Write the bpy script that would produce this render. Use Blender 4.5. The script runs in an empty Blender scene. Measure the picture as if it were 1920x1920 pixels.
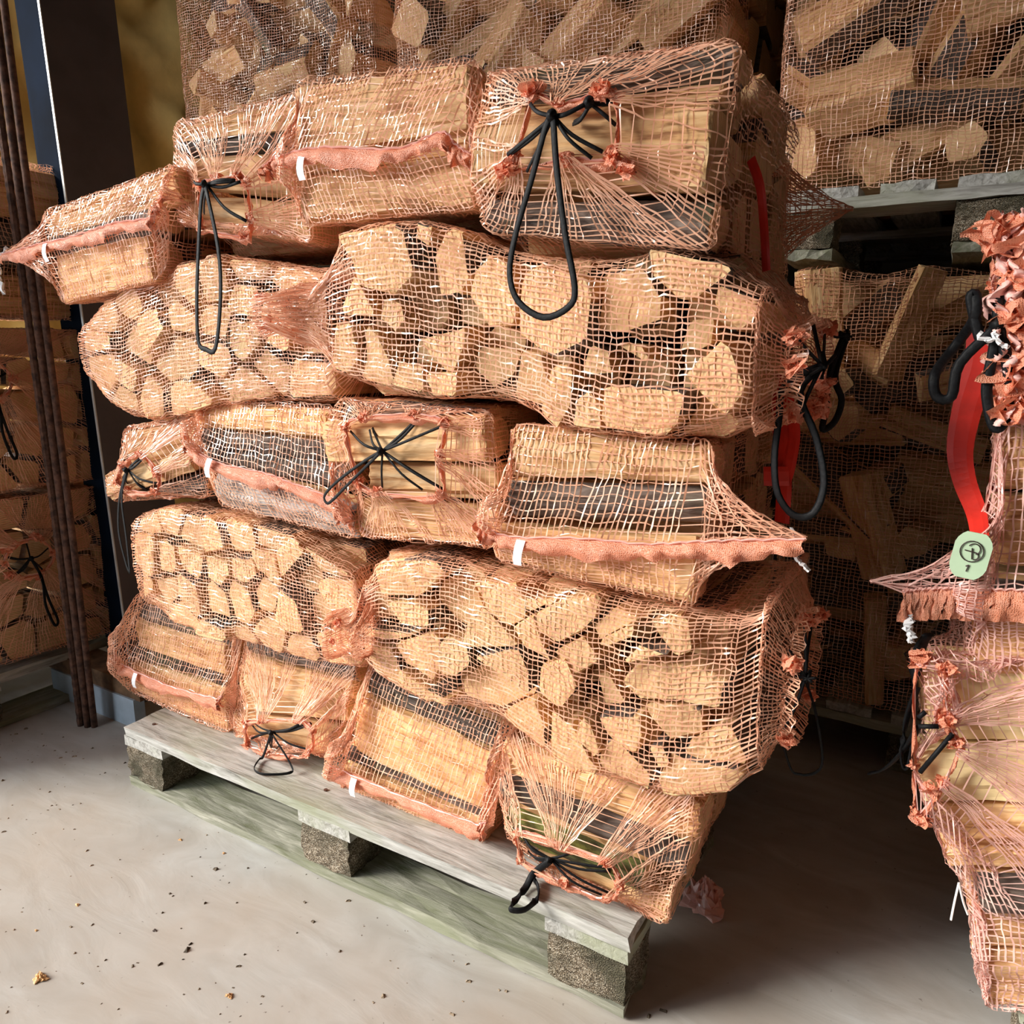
import bpy, math, random
import numpy as np
from mathutils import Vector, Matrix
from mathutils.bvhtree import BVHTree

S = bpy.context.scene
COL = S.collection
RNG = np.random.default_rng(7)
random.seed(7)

# ------------------------------------------------------------------ camera
CAM = np.array([1.512, -.878, .972]); YAW, PIT, ROL, FPX = -.53, .216, .007, 1402.7
_fw = np.array([math.sin(YAW)*math.cos(PIT), math.cos(YAW)*math.cos(PIT), -math.sin(PIT)])
_r = np.array([math.cos(YAW), -math.sin(YAW), 0.]); _u = np.cross(_r, _fw)
_c, _s = math.cos(ROL), math.sin(ROL)
RM = np.array([_c*_r+_s*_u, -_s*_r+_c*_u, _fw])
cam = bpy.data.cameras.new('camera'); co = bpy.data.objects.new('camera', cam); COL.objects.link(co)
co.matrix_world = Matrix(((RM[0][0], RM[1][0], -RM[2][0], CAM[0]), (RM[0][1], RM[1][1], -RM[2][1], CAM[1]),
                          (RM[0][2], RM[1][2], -RM[2][2], CAM[2]), (0, 0, 0, 1)))
cam.sensor_width = 36; cam.lens = FPX/1920*36; cam.clip_start = .02; cam.clip_end = 100
S.camera = co

# ------------------------------------------------------------------ light and exposure
S.view_settings.view_transform = 'Standard'; S.view_settings.look = 'None'
S.view_settings.gamma = 1; S.view_settings.use_curve_mapping = False
S.view_settings.exposure = 0.30
W = bpy.data.worlds.new('world'); S.world = W; W.use_nodes = True
_bg = W.node_tree.nodes['Background']; _bg.inputs['Color'].default_value = (.86, .93, 1, 1); _bg.inputs['Strength'].default_value = 2.7
sun = bpy.data.lights.new('sun', 'SUN'); sun.energy = 5.8; sun.angle = math.radians(24); sun.color = (1, .95, .87)
so = bpy.data.objects.new('sun', sun); COL.objects.link(so)
SUN_DIR = Vector((.78, .56, -.46)).normalized()
so.rotation_euler = SUN_DIR.to_track_quat('-Z', 'Y').to_euler()

def at(px, py, Y, ax=1):
    """the point of the plane (axis ax = Y) seen at a pixel of the photograph"""
    d = np.array([(px-960)/FPX, (960-py)/FPX, 1.]) @ RM
    return CAM + d*((Y-CAM[ax])/d[ax])

# ------------------------------------------------------------------ materials
MATS = {}
def mat(name, build):
    if name in MATS: return MATS[name]
    m = bpy.data.materials.new(name); m.use_nodes = True
    nt = m.node_tree; b = nt.nodes['Principled BSDF']
    build(nt, b); MATS[name] = m
    return m
def N(nt, t, **kw):
    n = nt.nodes.new(t)
    for k, v in kw.items():
        if k in n.inputs: n.inputs[k].default_value = v
        else: setattr(n, k, v)
    return n
def ramp(nt, src, stops):
    r = nt.nodes.new('ShaderNodeValToRGB'); e = r.color_ramp.elements
    while len(e) < len(stops): e.new(.5)
    for i, (p, c) in enumerate(stops): e[i].position = p; e[i].color = (*c, 1)
    nt.links.new(src, r.inputs[0]); return r.outputs[0]
def noise(nt, scale, sxyz=(1, 1, 1), detail=5, rough=.55, coord='Object', rand=True, dist=0):
    tc = N(nt, 'ShaderNodeTexCoord'); mp = N(nt, 'ShaderNodeMapping'); mp.inputs['Scale'].default_value = sxyz
    nt.links.new(tc.outputs[coord], mp.inputs[0])
    if rand:
        oi = N(nt, 'ShaderNodeObjectInfo'); mu = N(nt, 'ShaderNodeMath', operation='MULTIPLY'); mu.inputs[1].default_value = 37.
        nt.links.new(oi.outputs['Random'], mu.inputs[0]); nt.links.new(mu.outputs[0], mp.inputs['Location'])
    n = N(nt, 'ShaderNodeTexNoise'); n.inputs['Scale'].default_value = scale; n.inputs['Detail'].default_value = detail
    n.inputs['Roughness'].default_value = rough; n.inputs['Distortion'].default_value = dist
    nt.links.new(mp.outputs[0], n.inputs['Vector']); return n.outputs[0]
def mixc(nt, f, a, b, mode='MIX'):
    m = N(nt, 'ShaderNodeMix', data_type='RGBA', blend_type=mode)
    for k, v in ((0, f), (6, a), (7, b)):
        if hasattr(v, 'is_linked') or hasattr(v, 'links'): nt.links.new(v, m.inputs[k])
        elif k == 0: m.inputs[0].default_value = v
        else: m.inputs[k].default_value = (*v, 1)
    return m.outputs[2]
def bump(nt, b, src, strength=.4, dist=.002):
    bp = N(nt, 'ShaderNodeBump'); bp.inputs['Strength'].default_value = strength; bp.inputs['Distance'].default_value = dist
    nt.links.new(src, bp.inputs['Height']); nt.links.new(bp.outputs[0], b.inputs['Normal'])
def tint(nt, col, lo=.75, hi=1.12):
    oi = N(nt, 'ShaderNodeObjectInfo'); mr = N(nt, 'ShaderNodeMapRange'); mr.inputs[3].default_value = lo; mr.inputs[4].default_value = hi
    nt.links.new(oi.outputs['Random'], mr.inputs[0])
    v = N(nt, 'ShaderNodeVectorMath', operation='SCALE'); nt.links.new(col, v.inputs[0]); nt.links.new(mr.outputs[0], v.inputs['Scale'])
    return v.outputs[0]

def _split(nt, b):
    g = noise(nt, 9, (1, 9, 9), 8, .6, dist=.6); g2 = noise(nt, 5, (1, 2.5, 2.5), 4)
    c = ramp(nt, g, [(.32, (.36, .15, .05)), (.43, (.68, .38, .155)), (.56, (.80, .51, .25)), (.74, (.90, .66, .39))])
    c = mixc(nt, ramp(nt, g2, [(.55, (0, 0, 0)), (.75, (1, 1, 1))]), c, (.50, .24, .09))
    nt.links.new(tint(nt, c), b.inputs['Base Color']); b.inputs['Roughness'].default_value = .75
    bump(nt, b, g, .8, .004)
def _end(nt, b):
    tc = N(nt, 'ShaderNodeTexCoord'); mp = N(nt, 'ShaderNodeMapping'); nt.links.new(tc.outputs['Object'], mp.inputs[0])
    mp.inputs['Location'].default_value = (0, .05, .03)
    w = N(nt, 'ShaderNodeTexWave', wave_type='RINGS', rings_direction='X'); w.inputs['Scale'].default_value = 55
    w.inputs['Distortion'].default_value = 3; w.inputs['Detail'].default_value = 3; nt.links.new(mp.outputs[0], w.inputs[0])
    g = noise(nt, 60, (1, 1, 1), 6, .6); g2 = noise(nt, 12)
    c = ramp(nt, w.outputs[1], [(0, (.70, .445, .215)), (1, (.82, .57, .31))])
    c = mixc(nt, ramp(nt, g2, [(.5, (0, 0, 0)), (.8, (.7, .7, .7))]), c, (.50, .29, .13))
    c = mixc(nt, ramp(nt, g, [(.3, (.5, .5, .5)), (.45, (0, 0, 0))]), c, (.5, .3, .13))
    nt.links.new(tint(nt, c, .82, 1.1), b.inputs['Base Color']); b.inputs['Roughness'].default_value = .85
    bump(nt, b, g, .6, .002)
def _bark(nt, b):
    g = noise(nt, 22, (.5, 2, 2), 8, .65, dist=1); g2 = noise(nt, 7, (1, 1, 1), 5)
    c = ramp(nt, g, [(.3, (.022, .015, .012)), (.5, (.10, .07, .055)), (.68, (.24, .19, .16)), (.8, (.42, .37, .33))])
    c = mixc(nt, ramp(nt, g2, [(.58, (0, 0, 0)), (.72, (.6, .6, .6))]), c, (.12, .13, .05))
    nt.links.new(tint(nt, c, .6, 1.3), b.inputs['Base Color']); b.inputs['Roughness'].default_value = .9
    bump(nt, b, g, 1, .006)
def _birch(nt, b):
    g = noise(nt, 30, (.6, 1.5, 1.5), 8, .7); g2 = noise(nt, 8)
    c = ramp(nt, g, [(.35, (.12, .10, .09)), (.5, (.42, .38, .36)), (.7, (.66, .62, .60))])
    nt.links.new(c, b.inputs['Base Color']); b.inputs['Roughness'].default_value = .85; bump(nt, b, g, .7, .003)
def _moss(nt, b):
    g = noise(nt, 26, (.6, 1.5, 1.5), 8, .7); g2 = noise(nt, 14)
    c = ramp(nt, g, [(.35, (.03, .025, .015)), (.5, (.10, .10, .03)), (.65, (.24, .27, .06)), (.8, (.45, .45, .22))])
    nt.links.new(c, b.inputs['Base Color']); b.inputs['Roughness'].default_value = .95; bump(nt, b, g, 1, .005)
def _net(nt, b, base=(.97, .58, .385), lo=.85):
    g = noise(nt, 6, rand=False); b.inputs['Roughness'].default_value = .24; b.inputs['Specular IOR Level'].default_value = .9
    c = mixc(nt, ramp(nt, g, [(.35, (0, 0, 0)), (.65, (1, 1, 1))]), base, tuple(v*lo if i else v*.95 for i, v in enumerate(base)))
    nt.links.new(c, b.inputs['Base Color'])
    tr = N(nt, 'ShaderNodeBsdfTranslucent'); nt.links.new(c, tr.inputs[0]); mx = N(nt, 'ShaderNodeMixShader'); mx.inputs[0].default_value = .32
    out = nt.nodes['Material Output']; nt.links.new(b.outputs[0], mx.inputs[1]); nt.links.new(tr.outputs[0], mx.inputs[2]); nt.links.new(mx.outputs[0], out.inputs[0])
def _hem(nt, b):
    _net(nt, b, (.96, .40, .23), .85); b.inputs['Roughness'].default_value = .5
    tc = N(nt, 'ShaderNodeTexCoord'); v = N(nt, 'ShaderNodeTexVoronoi', feature='DISTANCE_TO_EDGE'); v.inputs['Scale'].default_value = 420; v.inputs['Randomness'].default_value = .6
    nt.links.new(tc.outputs['Object'], v.inputs[0]); bump(nt, b, v.outputs[0], .9, .0015)
    c = ramp(nt, v.outputs[0], [(.0, (.97, .42, .26)), (.2, (.90, .31, .16)), (.5, (.62, .14, .06))]); g = noise(nt, 55, rand=False)
    c = mixc(nt, ramp(nt, g, [(.45, (0, 0, 0)), (.75, (.4, .4, .4))]), c, (1, .58, .44))
    nt.links.new(c, b.inputs['Base Color'])
def plain(col, rough=.6, metal=0, amt=.15, scale=20, bs=.3, bd=.002):
    def f(nt, b):
        g = noise(nt, scale); d = tuple(v*(1-amt*2) for v in col); l = tuple(min(1, v*(1+amt)) for v in col)
        nt.links.new(ramp(nt, g, [(.35, d), (.6, col), (.8, l)]), b.inputs['Base Color'])
        b.inputs['Roughness'].default_value = rough; b.inputs['Metallic'].default_value = metal; bump(nt, b, g, bs, bd)
    return f
def _pallet(nt, b):
    g = noise(nt, 10, (1, 10, 10), 9, .65, dist=.5); g2 = noise(nt, 3.5, (1, 2, 2), 5)
    c = ramp(nt, g, [(.28, (.15, .14, .12)), (.45, (.37, .36, .33)), (.6, (.52, .51, .48)), (.8, (.66, .65, .61))])
    c = mixc(nt, ramp(nt, g2, [(.48, (0, 0, 0)), (.68, (.75, .75, .75))]), c, (.30, .32, .20))
    nt.links.new(c, b.inputs['Base Color']); b.inputs['Roughness'].default_value = .9; bump(nt, b, g, .8, .003)
def _palletlow(nt, b):
    g = noise(nt, 9, (1, 8, 8), 9, .65, dist=.6); g2 = noise(nt, 5, (1, 3, 3), 5)
    c = ramp(nt, g, [(.28, (.13, .14, .07)), (.48, (.25, .25, .19)), (.62, (.38, .37, .30)), (.8, (.58, .56, .47))])
    c = mixc(nt, ramp(nt, g2, [(.45, (0, 0, 0)), (.7, (.8, .8, .8))]), c, (.22, .235, .14))
    nt.links.new(c, b.inputs['Base Color']); b.inputs['Roughness'].default_value = .9; bump(nt, b, g, .8, .003)
def _chip(nt, b):
    tc = N(nt, 'ShaderNodeTexCoord'); mp = N(nt, 'ShaderNodeMapping'); mp.inputs['Scale'].default_value = (1, 1, 1.6); nt.links.new(tc.outputs['Object'], mp.inputs[0])
    v = N(nt, 'ShaderNodeTexVoronoi'); v.inputs['Scale'].default_value = 420; v.inputs['Randomness'].default_value = 1; nt.links.new(mp.outputs[0], v.inputs[0])
    sp = N(nt, 'ShaderNodeSeparateColor'); nt.links.new(v.outputs['Color'], sp.inputs[0]); g = noise(nt, 14, detail=8)
    c = ramp(nt, sp.outputs[0], [(.1, (.07, .045, .025)), (.45, (.27, .20, .13)), (.75, (.46, .38, .28)), (1, (.68, .60, .48))])
    c = mixc(nt, ramp(nt, g, [(.38, (.1, .1, .1)), (.62, (.9, .9, .9))]), c, (.06, .055, .028))
    nt.links.new(c, b.inputs['Base Color']); b.inputs['Roughness'].default_value = .95; bump(nt, b, v.outputs[0], .9, .004)
def _floor(nt, b):
    g = noise(nt, 1.3, detail=6, rand=False, rough=.6); g2 = noise(nt, 5, (1, 2.6, 1), 8, rand=False, dist=1.5); g3 = noise(nt, 90, detail=3, rand=False)
    g4 = noise(nt, 2.1, detail=3, rand=False)
    c = ramp(nt, g2, [(.3, (.37, .355, .33)), (.5, (.44, .435, .415)), (.7, (.51, .515, .50))])
    c = mixc(nt, ramp(nt, g, [(.42, (0, 0, 0)), (.68, (.75, .75, .75))]), c, (.42, .345, .275))
    c = mixc(nt, ramp(nt, g3, [(.69, (0, 0, 0)), (.76, (1, 1, 1))]), c, (.14, .11, .09))
    nt.links.new(c, b.inputs['Base Color']); nt.links.new(ramp(nt, g4, [(.4, (.45, .45, .45)), (.7, (.75, .75, .75))]), b.inputs['Roughness'])
    bump(nt, b, g2, .25, .004)
M_SPLIT, M_END, M_BARK = mat('split_wood', _split), mat('end_grain', _end), mat('bark', _bark)
M_BIRCH, M_MOSS = mat('grey_bark', _birch), mat('mossy_bark', _moss)
M_NET, M_HEM = mat('net_thread', _net), mat('hem_cloth', _hem)
M_NETPINK = mat('net_thread_pink', lambda nt, b: _net(nt, b, (.98, .62, .54), .9))
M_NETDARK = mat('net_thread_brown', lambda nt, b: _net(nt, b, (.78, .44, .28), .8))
M_CORD = mat('black_cord', plain((.006, .0065, .008), .6, 0, .3, 200, .6, .001)); M_CORD.node_tree.nodes['Principled BSDF'].inputs['Specular IOR Level'].default_value = .22
M_WHITE = mat('white_tape', plain((.86, .87, .9), .5, 0, .04, 60))
M_THREAD = mat('white_thread', plain((.85, .85, .86), .6, 0, .05, 60))
M_RED = mat('red_strap', plain((.72, .03, .018), .45, 0, .12, 30))
M_PAL, M_PLOW, M_CHIP = mat('pallet_wood', _pallet), mat('pallet_wood_green', _palletlow), mat('chipboard', _chip)
M_FLOOR = mat('concrete', _floor)
M_STEELB = mat('steel_blue', plain((.004, .010, .024), .9, 0, .25, 6, .15))  # dark blue paint, darkened further so its colour carries the shade on the web
M_STEELB.node_tree.nodes['Principled BSDF'].inputs['Specular IOR Level'].default_value = .08
M_STEELG = mat('steel_grey', plain((.085, .078, .088), .75, 0, .12, 7, .15))
M_RUST = mat('rust', plain((.13, .06, .038), .85, .2, .35, 60, .9, .003))
M_PALEBLUE = mat('pale_blue_paint', plain((.50, .60, .70), .7, 0, .15, 9))
M_TIMBER = mat('brown_timber', plain((.22, .12, .06), .85, 0, .3, 25))
M_FOAM = mat('yellow_foam', plain((.95, .68, .24), .8, 0, .10, 5, .6, .01))
M_WALL = mat('dark_wall', plain((.10, .085, .07), .9, 0, .2, 6))
M_TAG = mat('green_tag', plain((.50, .66, .45), .5, 0, .04, 30))
M_INK = mat('dark_ink', plain((.04, .02, .02), .6, 0, .1, 30))
M_YLOG = mat('pale_yellow_wood', plain((.86, .68, .36), .75, 0, .08, 30))

# ------------------------------------------------------------------ mesh helpers
def link(name, me, parent=None, loc=None, **props):
    o = bpy.data.objects.new(name, me); COL.objects.link(o)
    if parent is not None: o.parent = parent
    if loc is not None: o.location = loc
    for k, v in props.items(): o[k] = v
    return o
def mesh(name, V, F, mats, mi=None, smooth=False):
    """V (n,3); F a list of faces or an (m,4) array"""
    me = bpy.data.meshes.new(name); V = np.asarray(V, dtype=np.float32)
    if isinstance(F, np.ndarray):
        m = len(F); me.vertices.add(len(V)); me.vertices.foreach_set('co', V.ravel())
        me.loops.add(F.size); me.loops.foreach_set('vertex_index', F.astype(np.int32).ravel())
        me.polygons.add(m); me.polygons.foreach_set('loop_start', np.arange(m, dtype=np.int32)*F.shape[1])
        me.update(calc_edges=True)
    else:
        me.from_pydata(V.tolist(), [], F)
    for x in (mats if isinstance(mats, (list, tuple)) else [mats]): me.materials.append(x)
    if mi is not None: me.polygons.foreach_set('material_index', np.asarray(mi, dtype=np.int32))
    if smooth: me.polygons.foreach_set('use_smooth', np.ones(len(me.polygons), dtype=bool))
    me.update(); return me
def root(name, loc, label, cat, group=None, **kw):
    o = bpy.data.objects.new(name, None); COL.objects.link(o); o.location = tuple(float(v) for v in loc)
    o.empty_display_size = .05; o['label'] = label; o['category'] = cat
    if group: o['group'] = group
    return o
class MB:
    """a mesh builder in world space; build() makes one object, relative to its parent's location"""
    def __init__(s): s.V, s.F, s.M = [], [], []
    def add(s, V, F, mi=0):
        n = len(s.V); s.V += [tuple(map(float, v)) for v in V]; s.F += [tuple(i+n for i in f) for f in F]; s.M += [mi]*len(F)
    def box(s, a, b, mi=0, j=0, bev=0):
        a = np.array(a, float); b = np.array(b, float)
        P = [(a[0], a[1], a[2]), (b[0], a[1], a[2]), (b[0], b[1], a[2]), (a[0], b[1], a[2]), (a[0], a[1], b[2]), (b[0], a[1], b[2]), (b[0], b[1], b[2]), (a[0], b[1], b[2])]
        P = [tuple(v+random.uniform(-j, j) for v in p) for p in P]
        s.add(P, [(0, 3, 2, 1), (4, 5, 6, 7), (0, 1, 5, 4), (1, 2, 6, 5), (2, 3, 7, 6), (3, 0, 4, 7)], mi)
    def tube(s, path, w, t=None, k=6, mi=0, up=(0, 0, 1), taper=None):
        path = [np.array(p, float) for p in path]; t = t or w; n = len(path); V = []; up = np.array(up, float)
        for i, p in enumerate(path):
            d = path[min(i+1, n-1)]-path[max(i-1, 0)]; d = d/(np.linalg.norm(d)+1e-9)
            a = np.cross(d, up); la = np.linalg.norm(a)
            a = a/la if la > 1e-3 else np.array([1., 0, 0])
            b = np.cross(a, d); f = 1 if taper is None else taper(i/(n-1))
            ww = w(i/(n-1)) if callable(w) else w
            for q in range(k):
                th = 2*math.pi*q/k
                V.append(p+a*math.cos(th)*ww/2*f+b*math.sin(th)*(t if not callable(t) else ww)/2*f)
        F = [(i*k+q, i*k+(q+1) % k, (i+1)*k+(q+1) % k, (i+1)*k+q) for i in range(n-1) for q in range(k)]
        F += [tuple(range(k))[::-1], tuple((n-1)*k+q for q in range(k))]
        s.add(V, F, mi)
    def build(s, name, mats, parent=None, smooth=False, **props):
        V = np.array(s.V, float)
        if parent is not None: V = V-np.array(parent.location)
        me = mesh(name, V, s.F, mats, s.M, smooth); return link(name, me, parent, **props)
def crv(pts, n=24):
    """Catmull-Rom through points"""
    P = [np.array(p, float) for p in pts]; P = [2*P[0]-P[1]]+P+[2*P[-1]-P[-2]]; out = []
    m = len(P)-3; per = max(2, n//m)
    for i in range(m):
        a, b, c, d = P[i:i+4]
        for j in range(per):
            t = j/per; out.append(.5*((2*b)+(c-a)*t+(2*a-5*b+4*c-d)*t*t+(3*b-a-3*c+d)*t**3))
    out.append(P[-2]); return out
def vnoise(P, f, seed=0):
    """cheap smooth noise by summed sines, in -1..1"""
    r = np.random.default_rng(seed); o = np.zeros(P.shape[:-1])
    for k in range(5):
        d = r.normal(size=3); d /= np.linalg.norm(d); o += np.sin((P@d)*f*(1+.45*k)*6.28+r.uniform(0, 6.28))/(1+.5*k)
    return o/2.6

# ------------------------------------------------------------------ logs
NLOG = [0]
class Acc:
    """gathers world-space log geometry of one bag so that its net can be draped over it"""
    def __init__(s): s.V, s.F = [], []
    def add(s, V, F): n = len(s.V); s.V += [tuple(v) for v in V]; s.F += [tuple(i+n for i in f) for f in F]
    def bvh(s): return BVHTree.FromPolygons(s.V, s.F)
def cyc(poly):
    P = np.array(poly, float); a = P[:, 0]; b = P[:, 1]
    return P if np.sum(a*np.roll(b, -1)-np.roll(a, -1)*b) > 0 else P[::-1]
def log_geo(polyA, polyB, L, nl=3, rough=.0016, cham=.12, seed=0, bark=None, sub=2):
    """a log along local X from -L/2 to L/2, cross-section polygons (Y,Z) at both ends; bark = set of barked edges"""
    r = np.random.default_rng(seed); k = len(polyA)
    ts = []; tag = []
    for i in range(k):
        fr = np.linspace(cham, 1-cham, sub+1) if sub > 0 else [cham, 1-cham]
        for f in fr: ts.append((i, f)); tag.append(i)
    m = len(ts); A = np.array([polyA[i]*(1-f)+polyA[(i+1) % k]*f for i, f in ts]); B = np.array([polyB[i]*(1-f)+polyB[(i+1) % k]*f for i, f in ts])
    ln = r.normal(size=(m, 2))*rough; V = []
    cA, cB = A.mean(0), B.mean(0)
    xs = [-L/2, -L/2+.003]+list(np.linspace(-L/2, L/2, nl+2)[1:-1])+[L/2-.003, L/2]
    tl = r.uniform(-.05, .05, 4); ben = r.uniform(-1, 1)*.002
    for q, x in enumerate(xs):
        t = x/L+.5; R = A*(1-t)+B*t; c = cA*(1-t)+cB*t
        sc = .955 if q in (0, len(xs)-1) else 1
        Q = c+(R-c)*sc+ln+r.normal(size=(m, 2))*rough*.6
        Q[:, 1] += ben*math.sin(t*3.14)
        xx = np.full(m, x)
        if q < 2: xx = xx+(Q[:, 0]-c[0])*tl[0]+(Q[:, 1]-c[1])*tl[1]
        if q > len(xs)-3: xx = xx+(Q[:, 0]-c[0])*tl[2]+(Q[:, 1]-c[1])*tl[3]
        V += [(xx[j], Q[j, 0], Q[j, 1]) for j in range(m)]
    F = []; mi = []; bark = bark or {}
    for q in range(len(xs)-1):
        for j in range(m):
            F.append((q*m+j, q*m+(j+1) % m, (q+1)*m+(j+1) % m, (q+1)*m+j))
            a, b2 = tag[j], tag[(j+1) % m]
            mi.append(2 if (a in bark and (b2 in bark or a == b2)) else 1)
    F += [tuple(range(m))[::-1], tuple((len(xs)-1)*m+j for j in range(m))]; mi += [0, 0]
    return np.array(V), F, mi
def place_log(V, F, mi, M, acc, label, group, barkmat=None, splitmat=None, name='firewood_log'):
    me = mesh(name, V, F, [M_END, splitmat or M_SPLIT, barkmat or M_BARK], mi)
    o = link(name, me); o.matrix_world = M
    o['label'] = label; o['category'] = 'log'
    if group: o['group'] = group
    R = np.array(M); acc.add(V@R[:3, :3].T+R[:3, 3], F); NLOG[0] += 1
    return o
# frames: L (to the right along the front), D (into the pile), Z up
class Fr:
    def __init__(s, L, D): s.L, s.D = np.array(L, float), np.array(D, float); s.Z = np.array([0, 0, 1.])
    def w(s, l, d, z): return s.L*l+s.D*d+s.Z*z
    def loc(s, p): return np.array([p@s.L, p@s.D, p[2]])
FM = Fr((1, 0, 0), (0, 1, 0)); FL = Fr((0, 1, 0), (-1, 0, 0))
def mat4(ex, ey, ez, o): return Matrix(((ex[0], ey[0], ez[0], o[0]), (ex[1], ey[1], ez[1], o[1]), (ex[2], ey[2], ez[2], o[2]), (0, 0, 0, 1)))
def endlog(fr, poly, d0, L, acc, label, group, seed, barkp=.3, **kw):
    """poly = (l,z) outline at the front; the log runs into the pile from depth d0"""
    P = np.array(poly, float); c = P.mean(0); r = np.random.default_rng(seed)
    loc = cyc(np.stack([-(P[:, 0]-c[0]), P[:, 1]-c[1]], 1))
    k = len(loc); bark = {i for i in range(k) if r.random() < barkp}
    B = loc*r.uniform(.86, 1.02)
    V, F, mi = log_geo(loc, B, L, nl=1, seed=seed, bark=bark, sub=1)
    return place_log(V, F, mi, mat4(fr.D, -fr.L, fr.Z, fr.w(c[0], d0+L/2, c[1])), acc, label, group, **kw)
def sidelog(fr, quad, d0, acc, label, group, seed, kind='w', dep=.075, out=0.):
    """quad = (l,z) corners TL,TR,BR,BL of a log lying along the front; kind w split, b bark, g grey bark, m moss"""
    q = np.array(quad, float); a = (q[0]+q[3])/2; b = (q[1]+q[2])/2; dv = b-a; L = np.linalg.norm(dv); dv /= L
    ha = np.linalg.norm(q[0]-q[3]); hb = np.linalg.norm(q[1]-q[2]); r = np.random.default_rng(seed)
    ex = fr.w(dv[0], 0, dv[1]); ez = fr.w(-dv[1], 0, dv[0]); ey = fr.D
    def sec(h):
        e1, e2 = .004, .006
        if kind == 'w': P = [(e1, -.5*h), (dep*.8, -.42*h), (dep, .1*h), (dep*.7, .44*h), (e2, .5*h), (0, .18*h), (.001, -.2*h)]
        else: P = [(.022, -.5*h), (dep*.8, -.36*h), (dep, .1*h), (dep*.7, .40*h), (.020, .5*h), (.004, .27*h), (-.002, 0), (.005, -.27*h)]
        return np.array(P)
    A, B = sec(ha), sec(hb)
    k = len(A); bark = set() if kind == 'w' else {4, 5, 6, 7, 0}
    if kind == 'w' and r.random() < .4: bark = {1, 2}
    V, F, mi = log_geo(A, B, L, nl=6, rough=.0016, cham=.18 if kind == 'w' else .3, seed=seed, bark=bark, sub=2)
    c = (a+b)/2
    return place_log(V, F, mi, mat4(ex, ey, ez, fr.w(c[0], d0-out, c[1])), acc, label, group,
                     barkmat={'g': M_BIRCH, 'm': M_MOSS}.get(kind, M_BARK))
def clip(poly, p, n):
    out = []; k = len(poly)
    for i in range(k):
        a, b = poly[i], poly[(i+1) % k]; da, db = (a-p)@n, (b-p)@n
        if da <= 0: out.append(a)
        if da*db < 0: out.append(a+(b-a)*da/(da-db))
    return out
def voro(seeds, outline, gap):
    S_ = [np.array(s, float) for s in seeds]; res = []
    for i, s in enumerate(S_):
        P = [np.array(p, float) for p in outline]
        for j, t in enumerate(S_):
            if i == j: continue
            n = t-s; d = np.linalg.norm(n); n = n/d
            if d > .3: continue
            P = clip(P, s+n*(d/2-gap/2), n)
            if len(P) < 3: break
        if len(P) >= 3: res.append(np.array(P))
        else: res.append(None)
    return res
def thin(P, tol=.012):
    """drop vertices that are too close together"""
    out = [P[0]]
    for p in P[1:]:
        if np.linalg.norm(p-out[-1]) > tol: out.append(p)
    if len(out) > 3 and np.linalg.norm(out[0]-out[-1]) < tol: out.pop()
    return np.array(out)
ORD = ['first', 'second', 'third', 'fourth', 'fifth', 'sixth', 'seventh', 'eighth', 'ninth', 'tenth', 'eleventh', 'twelfth', 'thirteenth', 'fourteenth', 'fifteenth']
def places(C, rows, names):
    """a wording of the place of every centre in C, row by row from the left"""
    C = np.array(C); order = np.argsort(-C[:, 1]); out = ['']*len(C); ch = np.array_split(order, rows)
    for nm, ix in zip(names, ch):
        ix = sorted(ix, key=lambda i: C[i, 0])
        for k, i in enumerate(ix): out[i] = f'{ORD[k]} from left in {nm} row' if k < len(ix)-1 or k == 0 else f'rightmost in {nm} row'
    return out
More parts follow.
